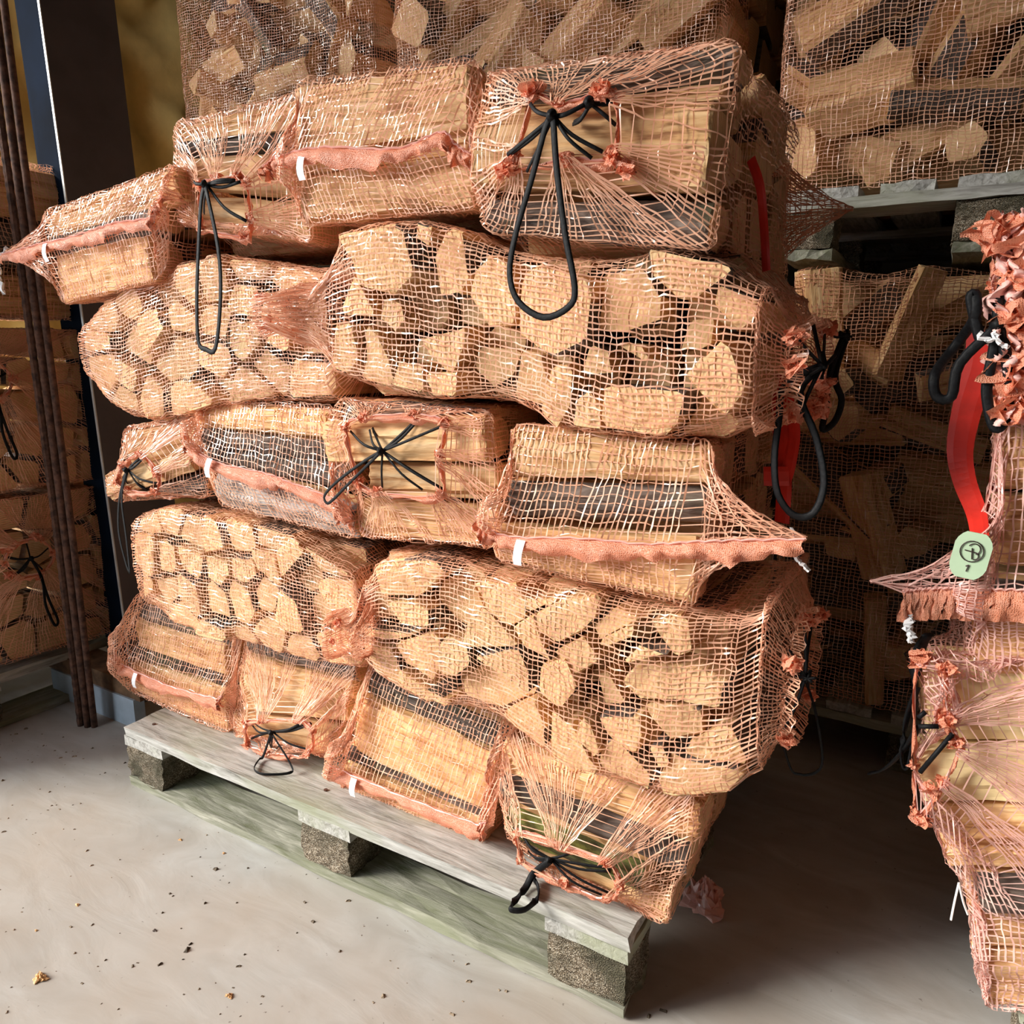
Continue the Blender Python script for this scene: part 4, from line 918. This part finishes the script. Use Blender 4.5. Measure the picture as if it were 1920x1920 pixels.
# ------------------------------------------------------------------ bulk loads of loose logs in netting, on pallets behind the stack
def bulk(x0, x1, z0, z1, Y, dep, label, phrase, seed, nlog=30, cell=.0105, region=None, netmat=None, size=(.07, .12), side=.3, lean=0.):
    r = np.random.default_rng(seed); t = root('bulk_log_bag', ((x0+x1)/2, Y+dep/2, z0), label, 'bag', 'netted bulk loads of loose logs'); acc = Acc()
    g = 'loose logs in '+phrase; rg = region or (x0, x1, z0, z1)
    pts = []
    tries = 0
    while len(pts) < nlog and tries < 4000:
        tries += 1; p = np.array([r.uniform(rg[0]+.06, rg[1]-.06), r.uniform(rg[2]+.06, rg[3]-.05)])
        if all(np.linalg.norm(p-q) > .098 for q in pts): pts.append(p)
    pl = places(pts, max(1, round(len(pts)/7)), ['top', 'second', 'third', 'fourth', 'fifth', 'sixth', 'seventh']) if pts else []
    for i, p in enumerate(pts):
        L = r.uniform(.20, .29); h = r.uniform(*size); k = int(r.integers(3, 6)); an = np.sort(r.uniform(0, 6.28, k)+np.arange(k)*.01); an = np.arange(k)*6.283/k+r.uniform(-.25, .25, k)
        P = cyc(np.stack([np.cos(an)*h*.55*r.uniform(.8, 1.1), np.sin(an)*h*.5], 1)); bark = {q for q in range(k) if r.random() < .3}
        V, F, mi = log_geo(P, P*r.uniform(.8, 1), L, nl=2, seed=seed*99+i, bark=bark, sub=1)
        if r.random() < .3: ang, yaw = r.uniform(-.3, .3), r.uniform(1.0, 1.5)      # end towards us
        else: ang, yaw = r.normal()*.75, r.uniform(-.35, .35)
        R = (Matrix.Rotation(yaw, 4, 'Z') @ Matrix.Rotation(ang, 4, 'Y') @ Matrix.Rotation(r.uniform(0, 6.28), 4, 'X'))
        Rn = np.array(R)[:3, :3]; Wv = V@Rn.T; dx = [Wv[:, a].min() for a in range(3)]; ux = [Wv[:, a].max() for a in range(3)]
        c = np.array([np.clip(p[0], x0-dx[0]+.01, x1-ux[0]-.01), Y-dx[1]+.008+(.0 if i % 3 else r.uniform(0, .05))+(i % 2)*.05, np.clip(p[1], z0-dx[2]+.005, z1-ux[2]-.01)])
        R.translation = Vector(c)
        place_log(V, F, mi, R, acc, f'loose log, {pl[i]}, {phrase}', g)
    pack(FM, x0+.02, x1-.02, Y+.17, Y+dep, z0+.01, z1-.03, acc, t, seed+3, 'l', .12)
    # net: left side, front, right side
    rad = .05; us = []; 
    for d in np.arange(dep*side, rad, -cell): us.append((x0, Y+d))
    for a in np.linspace(0, math.pi/2, 7)[:-1]: us.append((x0+rad-rad*math.cos(a), Y+rad-rad*math.sin(a)))
    for x in np.arange(x0+rad, x1-rad, cell): us.append((x, Y))
    for a in np.linspace(0, math.pi/2, 7)[:-1]: us.append((x1-rad+rad*math.sin(a), Y+rad-rad*math.cos(a)))
    for d in np.arange(rad, dep*side, cell): us.append((x1, Y+d))
    us = np.array(us); zz = np.arange(z0, z1, cell*.8); zr0 = max(z0, rg[2]-.05); zz = zz[(zz >= zr0-.001) & (zz < min(rg[3]+.06, z1-.045))]
    P = np.zeros((len(us), len(zz)+6, 3))
    for j, z in enumerate(zz): P[:, j] = np.stack([us[:, 0], us[:, 1], np.full(len(us), z)], 1)
    for j in range(6):                                    # over the top edge
        a = (j+1)/6*1.3; P[:, len(zz)+j] = np.stack([us[:, 0], us[:, 1]+.04*(1-math.cos(a))*2, np.full(len(us), zz[-1]+.04*math.sin(a))], 1)
    n_ = normals(P, False)[0]
    if n_[len(us)//2, 5, 1] > 0: P = P[::-1]
    fm = np.zeros(P.shape[:2], bool)
    P = drape(P, acc.bvh(), fm, wrap=False, maxin=.03, reach=.04, it=50)
    P = P+(vnoise(P, 5, seed)*.004)[..., None]*normals(P, False)[0]
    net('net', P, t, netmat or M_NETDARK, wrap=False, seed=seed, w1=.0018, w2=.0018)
    return t
YB = .95
pallet(1.14, YB, 0, .8, 1.2, 'old pallet under the shadowed bulk load right of the stack', 5, rot=True)
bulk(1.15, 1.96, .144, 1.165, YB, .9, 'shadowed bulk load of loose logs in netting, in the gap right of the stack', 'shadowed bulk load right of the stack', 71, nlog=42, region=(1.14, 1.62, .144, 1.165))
pallet(1.14, YB, 1.168, .8, 1.2, 'raised mossy pallet carrying the upper right bulk load', 6, rot=True)
bulk(1.07, 2.15, 1.312, 2.2, YB, .9, 'netted bulk load of loose logs on the raised pallet, top right', 'bulk load on the raised pallet', 72, nlog=30, region=(1.07, 1.62, 1.312, 1.75), netmat=M_NET, size=(.09, .15))
bulk(.04, 1.0, 1.40, 2.3, YB-.05, .9, 'netted bulk load of loose logs behind the top centre of the stack', 'bulk load behind the top centre', 73, nlog=22, region=(.04, 1.0, 1.52, 1.95), netmat=M_NET, size=(.09, .15))
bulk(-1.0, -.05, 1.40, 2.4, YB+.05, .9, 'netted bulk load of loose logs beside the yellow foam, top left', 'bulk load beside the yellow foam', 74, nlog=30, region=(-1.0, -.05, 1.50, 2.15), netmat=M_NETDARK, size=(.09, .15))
# what those two stand on, out of sight behind the front stack
for a, b, k, s in ((.02, 1.02, 'centre', 7), (-1.02, -.03, 'left', 8)):
    pallet(a, YB, 0, 1.0, .9, f'pallet on the floor under the lower {k} bulk load, behind the stack', s, rot=True)
    bulk(a+.02, b-.02, .144, 1.25, YB+.02, .86, f'lower {k} bulk load hidden behind the front stack', f'hidden lower {k} bulk load', 80+s, nlog=0, cell=.02, region=(a, b, .9, 1.25))
    pallet(a, YB+.02, 1.255, 1.0, .88, f'raised pallet under the upper {k} bulk load, behind the stack', s+2, rot=True)

# ------------------------------------------------------------------ the near stack at the right edge of the picture
DR = .14
M_PINKC = mat('pink_cloth', plain((.90, .52, .46), .5, 0, .12, 60, .8, .003))
pallet(1.68, .18, 0, 1.2, .8, 'pallet under the near stack at the right edge', 9)
R1, _ = side_bag(FM, 'R1', Q(DR, (1862, 412), (2180, 380), (2180, 790), (1868, 770)), DR, .36, sq(DR, [
    ([(1868, 425), (2160, 400), (2160, 540), (1866, 545)], 'w'), ([(1870, 550), (2160, 545), (2160, 660), (1872, 650)], 'b'), ([(1880, 655), (2160, 665), (2160, 785), (1880, 760)], 'w')]),
    'pink crumpled net bag with thick black cord, uppermost in the near right stack', 'the uppermost bag of the near right stack', seed=61, netmat=M_NETPINK,
    opening=Q(DR, (1866, 455), (1905, 480), (1925, 560), (1905, 640), (1925, 700), (1872, 640), (1862, 540)))
p = lambda x, y: at_l(FM, x, y, DR)
cords(FM, p(1868, 610), [p(1890, 510), p(1905, 640), p(1870, 560), p(1864, 585)], [[p(1860, 660), p(1848, 730), p(1862, 795), p(1882, 780), p(1890, 720), p(1878, 640)], [p(1840, 640), p(1825, 590), p(1820, 560), p(1828, 558), p(1826, 600), (p(1790, 650)[0], p(1790, 650)[1], DR), p(1755, 700), p(1758, 740), p(1785, 740), p(1800, 680), p(1830, 620)]], DR-.01, R1, 12, loopw=.011, w=.009)
for i, q in enumerate([(1866, 440), (1880, 455), (1912, 520), (1905, 660), (1912, 740), (1890, 760), (1878, 690), (1900, 590), (1915, 610)]): tuft(FM, p(*q), DR-.02, R1, 70+i, .036)
nu_, nv_ = 46, 90; L_, V = np.random.default_rng(12), []
for i in range(nv_):
    t = i/(nv_-1); y = 405+t*385; xl = 1858+12*math.sin(t*9)+9*math.sin(t*23+1)+7*math.sin(t*41)
    for j in range(nu_):
        s_ = j/(nu_-1); q = at(xl+s_*(2000-xl), y, DR-.012); h = abs(math.sin(s_*13+3*math.sin(t*7)+t*5))*.020+abs(math.sin(t*31+s_*9+2*math.sin(s_*12)))*.013+L_.normal()*.0012
        V.append((q[0]+.004*math.sin(t*60+j), q[1]-h-.004+.03*(1-min(1, s_*9))**2, q[2]+.003*math.sin(s_*40+i*.3)))
mb = MB(); mb.add(V, [(i*nu_+j, i*nu_+j+1, (i+1)*nu_+j+1, (i+1)*nu_+j) for i in range(nv_-1) for j in range(nu_-1) if not (math.sin(i*.23+j*.31)*math.sin(i*.11-j*.17+2) > .72)])
mb.build('crumpled_folds', M_PINKC, R1, smooth=True)
thread(FM, [(p(x, y)[0], DR-.05, p(x, y)[1]) for x, y in ((1832, 626), (1850, 640), (1865, 628), (1875, 648), (1892, 650))], R1, .005, .0015, 3)
R2, _ = side_bag(FM, 'R2', Q(DR, (1868, 775), (2200, 770), (2200, 1290), (1812, 1225)), DR, .36, sq(DR, [
    ([(1872, 790), (2180, 780), (2180, 930), (1868, 920)], 'w'), ([(1862, 925), (2180, 935), (2180, 1080), (1850, 1060)], 'w'), ([(1835, 1140), (2180, 1130), (2180, 1280), (1815, 1270)], 'w')]),
    'net bag with a frayed pink hem tail pointing left, second in the near right stack', 'the second bag of the near right stack', seed=62, netmat=M_NETPINK,
    seam=Q(DR, (1810, 1105), (2190, 1110)), ears=(.10, 0), earz=(.0, 0), hem=False, bulge=.02, earpow=4)
hemband(FM, [at_l(FM, x, y, DR) for x, y in ((1696, 1096), (1740, 1092), (1800, 1090), (1870, 1092), (2000, 1095))], DR-.022, R2, 4, w=.040, ruf=.0012, wob=.12)
thread(FM, [(p(x, y)[0], DR-.03, p(x, y)[1]) for x, y in ((1712, 1145), (1702, 1155), (1712, 1175), (1706, 1190))], R2, .009, .002, 4)
R3, _ = side_bag(FM, 'R3', Q(DR, (1735, 1215), (2200, 1250), (2200, 1760), (1850, 1690)), DR, .36, sq(DR, [
    ([(1724, 1225), (2180, 1235), (2180, 1400), (1720, 1395)], 'w'), ([(1722, 1400), (2180, 1405), (2180, 1520), (1722, 1505)], 'w'), ([(1736, 1512), (2180, 1525), (2180, 1640), (1792, 1640)], 'w'), ([(1800, 1645), (2180, 1655), (2180, 1745), (1866, 1735)], 'b')]),
    'bulging net bag, bare yellow log in its opening, third in near right stack', 'the third bag of the near right stack', seed=63, netmat=M_NETPINK, outs=[.0, .004, .0, 0],
    opening=Q(DR, (1722, 1230), (1772, 1240), (1775, 1330), (1800, 1380), (1770, 1450), (1722, 1510), (1716, 1420)))
for o_ in bpy.data.objects:
    if o_.name.startswith('firewood_log') and 'third bag of the near right stack' in o_.get('label', '') and ('top' in o_['label'] or 'second' in o_['label']): o_.data.materials[1] = M_YLOG; o_.data.materials[0] = M_YLOG
mb = MB()
for a, b in (((1722, 1362), (1760, 1362)), ((1786, 1376), (1725, 1448)), ((1722, 1345), (1735, 1335))): mb.tube([at(*a, DR-.03), at(*b, DR-.03)], .006, k=6)
mb.tube(crv([at(1722, 1362, DR-.02), at(1700, 1400, DR), at(1660, 1440, DR+.02), at(1630, 1450, DR+.03)], 20), .010, .004, 6)
mb.tube(crv([at(1720, 1290, DR-.01), at(1700, 1350, DR), at(1690, 1420, DR), at(1700, 1440, DR), at(1712, 1380, DR), at(1718, 1320, DR)], 24), .010, .004, 6)
mb.tube(crv([at(1740, 1190, DR-.02), at(1725, 1215, DR-.01), at(1715, 1260, DR), at(1718, 1330, DR)], 16), .016, .006, 6)
mb.build('drawstring', M_CORD, R3, smooth=True)
for i, q in enumerate([(1778, 1240), (1772, 1330), (1792, 1375), (1745, 1460), (1728, 1515), (1730, 1215)]): tuft(FM, p(*q), DR-.018, R3, 90+i, .018)
R4, _ = side_bag(FM, 'R4', Q(DR+.03, (1812, 1650), (2200, 1690), (2200, 1930), (1845, 1905)), DR+.03, .36, sq(DR+.03, [
    ([(1816, 1660), (2180, 1680), (2180, 1800), (1828, 1780)], 'w'), ([(1830, 1785), (2180, 1805), (2180, 1920), (1846, 1895)], 'w')]),
    'pale net bag lowest in the near right stack', 'the lowest bag of the near right stack', seed=64, netmat=M_NETPINK, seam=Q(DR+.03, (1830, 1785), (2190, 1810)), hem=False)
# red strap with its green tag, hanging from the uppermost bag
mb = MB()
DS = DR+.06
mb.tube(crv([at(1850, 620, DS), at(1838, 690, DS), at(1815, 760, DS), at(1800, 840, DS), at(1808, 900, DS-.02), at(1830, 960, DS-.06), at(1838, 1008, DR-.040)], 30), lambda t: .040*(1-.55*t), .003, 6, up=(.1, 1, 0))
mb.tube(crv([at(1838, 1008, DR-.040), at(1852, 970, DS-.04), at(1865, 900, DS+.02), at(1880, 820, DS+.02), at(1888, 780, DS+.02)], 24), .012, .003, 6, up=(.1, 1, 0))
ST = mb.build('strap', M_RED, R1, label='broad red hanging strap')
TG = at(1820, 1042, DR-.045); V = []; k = 28
for s in (0, .002):
    for i in range(k):
        a = 2*math.pi*i/k; x = .019*math.cos(a); z = .027*math.sin(a); x = math.copysign(min(abs(x)*1.15, .019), x); z = math.copysign(min(abs(z)*1.12, .027), z)
        V.append((TG[0]+x*.97+z*.12, TG[1]+s, TG[2]+z-x*.1))
F = [tuple(range(k)), tuple(range(k, 2*k))[::-1]]+[(i, i+k, (i+1) % k+k, (i+1) % k) for i in range(k)]
mb = MB(); mb.add(V, F); tg = mb.build('tag', M_TAG, R1, label='pale green tag with a round printed mark'); tg.parent = ST
mk = MB(); c = at(1822, 1034, DR-.046); c[1] = TG[1]-.0012
def arc(cx, cz, r, a0, a1, w=.0012): mk.tube([(cx+r*math.cos(math.radians(a)), c[1], cz+r*1.05*math.sin(math.radians(a))) for a in np.linspace(a0, a1, 22)], w, k=4, up=(0, 1, 0))
arc(c[0], c[2], .0115, 0, 360)
arc(c[0]+.002, c[2]+.003, .006, -70, 150); mk.tube([(c[0]-.007, c[1], c[2]+.001), (c[0]+.004, c[1], c[2]-.001)], .0013, k=4, up=(0, 1, 0)); mk.tube([(c[0], c[1], c[2]+.004), (c[0]+.001, c[1], c[2]-.009)], .0013, k=4, up=(0, 1, 0)); arc(c[0]+.003, c[2]-.005, .004, -100, 110)
mk.tube([(c[0]-.001, c[1], c[2]-.016), (c[0]-.003, c[1], c[2]-.024)], .0013, k=4, up=(0, 1, 0)); mk.tube([(c[0]-.001, c[1], c[2]-.016), (c[0]-.004, c[1], c[2]-.018)], .0013, k=4, up=(0, 1, 0))
mo = mk.build('printed_mark', M_INK, R1); mo.parent = ST
mb = MB(); mb.tube(crv([at(1798, 1655, DR+.05), at(1790, 1690, DR+.05), at(1783, 1725, DR+.05)], 10), .003, k=5); mb.tube(crv([at(1798, 1655, DR+.05), at(1806, 1690, DR+.05), at(1815, 1715, DR+.05)], 10), .003, k=5); mb.build('loose_thread', M_THREAD, R3)

# ------------------------------------------------------------------ the shaded stack past the column on the left
DL = .50
def lq(*q): return list(q)
pallet(-1.3, -.62, 0, .78, 1.1, 'pallet under the shaded stack past the steel column', 15, rot=True)
def lbag(z0, z1, seed, label, phrase, openz, ol, ends=True, y0=-.34, y1=.36):
    c = [(y0, z1), (y1, z1), (y1, z0), (y0, z0)]; h = z1-z0
    b, _ = side_bag(FL, 'l', c, DL, .30, [], 
        label, phrase, seed=seed, opening=[(ol+.06*math.cos(a), openz+.05*math.sin(a)) for a in np.linspace(0, 6.28, 7)[:-1]], netmat=M_NET, cell=.0095, group='shaded net bags past the column', ends=.085)
    cords(FL, (ol, openz), [(ol+.06*math.cos(a), openz+.05*math.sin(a)) for a in np.linspace(.3, 6.5, 6)[:-1]], [[(ol+.02, openz-.06), (ol+.02, openz-.13), (ol+.035, openz-.19), (ol+.045, openz-.18), (ol+.03, openz-.12), (ol+.015, openz-.04)]], DL, b, seed+1)
    for i in range(5): tuft(FL, (ol+.065*math.cos(i*1.25), openz+.055*math.sin(i*1.25)), DL-.014, b, seed*3+i, .02)
    return b
lbag(.16, .60, 91, 'lowest shaded net bag past the column, cord over yellowish logs', 'the lowest shaded bag past the column', .44, .085)
lbag(.605, 1.02, 92, 'middle shaded net bag past the column, tied with a hanging black cord', 'the middle shaded bag past the column', .89, .04)
T3, _ = side_bag(FL, 'l', [(-.34, 1.42), (.36, 1.42), (.36, 1.03), (-.34, 1.03)], DL+.02, .30, [([(-.33, 1.40), (.35, 1.40), (.35, 1.28), (-.33, 1.27)], 'w'), ([(-.33, 1.26), (.35, 1.27), (.35, 1.15), (-.33, 1.15)], 'b'), ([(-.33, 1.14), (.35, 1.14), (.35, 1.04), (-.33, 1.04)], 'w')],
    'uppermost shaded net bag past the column', 'the uppermost shaded bag past the column', seed=93, seam=[(-.34, 1.2), (.36, 1.2)], netmat=M_NET, hem=False, cell=.0095, group='shaded net bags past the column')

# ------------------------------------------------------------------ steel column, rods and kerb
cx, cy = -.435, .34
def hbox(mb, a, b, mi): mb.box(a, b, mi)
CR = root('steel_column', (cx, cy, 0), 'dark blue and grey steel column rising behind the left end of the stack', 'column')
CR['kind'] = 'structure'
def slab(name, a, b, m):
    """a steel plate of the column, which leans a little out of plumb"""
    mb = MB(); k = -.045; a, b = np.array(a, float), np.array(b, float)
    V = [(x+k*z, y, z) for z in (a[2], b[2]) for x, y in ((a[0], a[1]), (b[0], a[1]), (b[0], b[1]), (a[0], b[1]))]
    mb.add(V, [(0, 3, 2, 1), (4, 5, 6, 7), (0, 1, 5, 4), (1, 2, 6, 5), (2, 3, 7, 6), (3, 0, 4, 7)]); return mb.build(name, m, CR)
slab('grey_flange', (cx+.085, cy-.10, 0), (cx+.097, cy+.09, 3.4), M_STEELG)
slab('outer_flange', (cx-.097, cy-.05, 0), (cx-.085, cy+.09, 3.4), M_STEELB)
slab('blue_web', (cx-.085, cy-.05, 0), (cx+.085, cy-.038, 3.4), M_STEELB)
slab('sunlit_edge', (cx+.090, cy-.1025, 0), (cx+.0975, cy-.10, 3.4), mat('sunlit_edge_pale', plain((.62, .64, .62), .35, .3, .08, 30)))  # pale strip paints the sunlight on the flange edge
k0 = MB(); k0.box((-.60, .16, 0), (-.22, .19, .075), 0); k0.box((-.60, .16, .075), (-.22, .26, .08), 0)
o = k0.build('kerb_plate', M_PALEBLUE); o['label'] = 'pale blue painted plate on the floor at the foot of the column'; o['category'] = 'plate'
k0 = MB(); k0.box((-.62, .165, .0805), (-.20, .25, .125), 0, j=.002)
o = k0.build('timber_batten', M_TIMBER); o['label'] = 'brown timber batten lying on the pale blue plate'; o['category'] = 'batten'
def rod(x, y, r, lx, ly, label, ribs=True):
    mb = MB(); n = 260 if ribs else 60; P = []; z1 = 3.4
    V = []; k = 8
    for i in range(n+1):
        t = i/n; f = r*(1+(.16 if (ribs and i % 2) else 0))
        for q in range(k):
            a = 2*math.pi*q/k; V.append((x+lx*t+.006*math.sin(t*9)+f*math.cos(a), y+ly*t+f*math.sin(a), z1*t))
    F = [(i*k+q, i*k+(q+1) % k, (i+1)*k+(q+1) % k, (i+1)*k+q) for i in range(n) for q in range(k)]+[tuple(range(k))[::-1], tuple(n*k+q for q in range(k))]
    mb.add(V, F); o = mb.build('steel_rod', M_RUST, None, smooth=not ribs); o['label'] = label; o['category'] = 'rod'; o['group'] = 'rusty steel rods in front of the column'
rod(-.362, .098, .008, -.02, .0, 'ribbed rusty steel rod, leftmost of the three by the column')
rod(-.340, .104, .009, -.01, .0, 'smooth rusty steel rod between the two others', False)
rod(-.324, .112, .008, -.0, .0, 'rusty steel rod nearest the column', False)

# ------------------------------------------------------------------ small things on the floor
r = np.random.default_rng(5); V = []; F = []; 
for i in range(700):
    a = r.uniform(0, 1); x, y = r.uniform(-1.2, 1.9), r.uniform(-.75, .05)
    if -.02 < x < 1.22 and y > -.01: continue
    s = abs(r.normal())*.0011+.0006; n = len(V); e = r.uniform(0, 3.14); L = s*r.uniform(.8, 2.2)
    cs, sn = math.cos(e), math.sin(e)
    for u, v, z in ((-1, -1, 0), (1, -1, 0), (1, 1, 0), (-1, 1, 0), (-.4, -.4, 1), (.5, .4, .8)): V.append((x+u*L*cs-v*s*sn, y+u*L*sn+v*s*cs, z*s*1.2))
    F += [(n, n+1, n+5, n+4), (n+1, n+2, n+5), (n+2, n+3, n+4, n+5), (n+3, n, n+4)]
o = link('sawdust_crumbs', mesh('sawdust_crumbs', V, F, [mat('crumb', plain((.33, .25, .17), .9, 0, .4, 3))])); o['kind'] = 'stuff'; o['label'] = 'bark crumbs and grit scattered on the concrete floor'; o['category'] = 'debris'
def crumple(name, c, s, m, label, cat, seed, n=14):
    r = np.random.default_rng(seed); V = []; k = 20
    for i in range(n+1):
        th = math.pi*.5*i/n
        for q in range(k):
            a = 2*math.pi*q/k; f = 1+.25*math.sin(3*a+seed)+.16*math.sin(7*a+i)+.1*r.normal()
            V.append((c[0]+s[0]*math.sin(th)*math.cos(a)*f, c[1]+s[1]*math.sin(th)*math.sin(a)*f, max(.0005, s[2]*math.cos(th)*(1+.25*r.normal()))))
    F = [(i*k+q, (i+1)*k+q, (i+1)*k+(q+1) % k, i*k+(q+1) % k) for i in range(n) for q in range(k)]
    mb = MB(); mb.add(V, F); o = mb.build(name, m, smooth=False); o['label'] = label; o['category'] = cat; return o
g = at(1315, 1690, .02, 2); crumple('net_scrap', (g[0], g[1]+.02, 0), (.034, .036, .036), M_NETPINK, 'crumpled pale pink net scrap on the floor right of the pallet', 'scrap', 4)
for i, (x, y, s) in enumerate([(75, 1835, .012), (290, 1745, .004), (338, 1575, .004), (430, 1868, .006), (145, 1697, .004), (68, 1745, .003), (420, 1600, .0035)]):
    g = at(x, y, 0, 2); o = crumple('wood_chip', (g[0], g[1], 0), (s, s*.7, s*.5), M_SPLIT if i != 1 else M_BARK, ['pale flaked scab of plaster near the lower left of the floor', 'dark crumb of bark', 'small pale wood chip', 'brown wood chip nearest the camera', 'faint wood crumb beside the pale scab', 'faint wood crumb left of the pale scab', 'small wood crumb on the floor before the middle pallet block'][i], 'chip', i, 5)
    o['group'] = 'chips on the floor'
print('LOGS', NLOG[0], 'TRIS', sum(len(o.data.polygons)*2 for o in bpy.data.objects if o.type == 'MESH'))
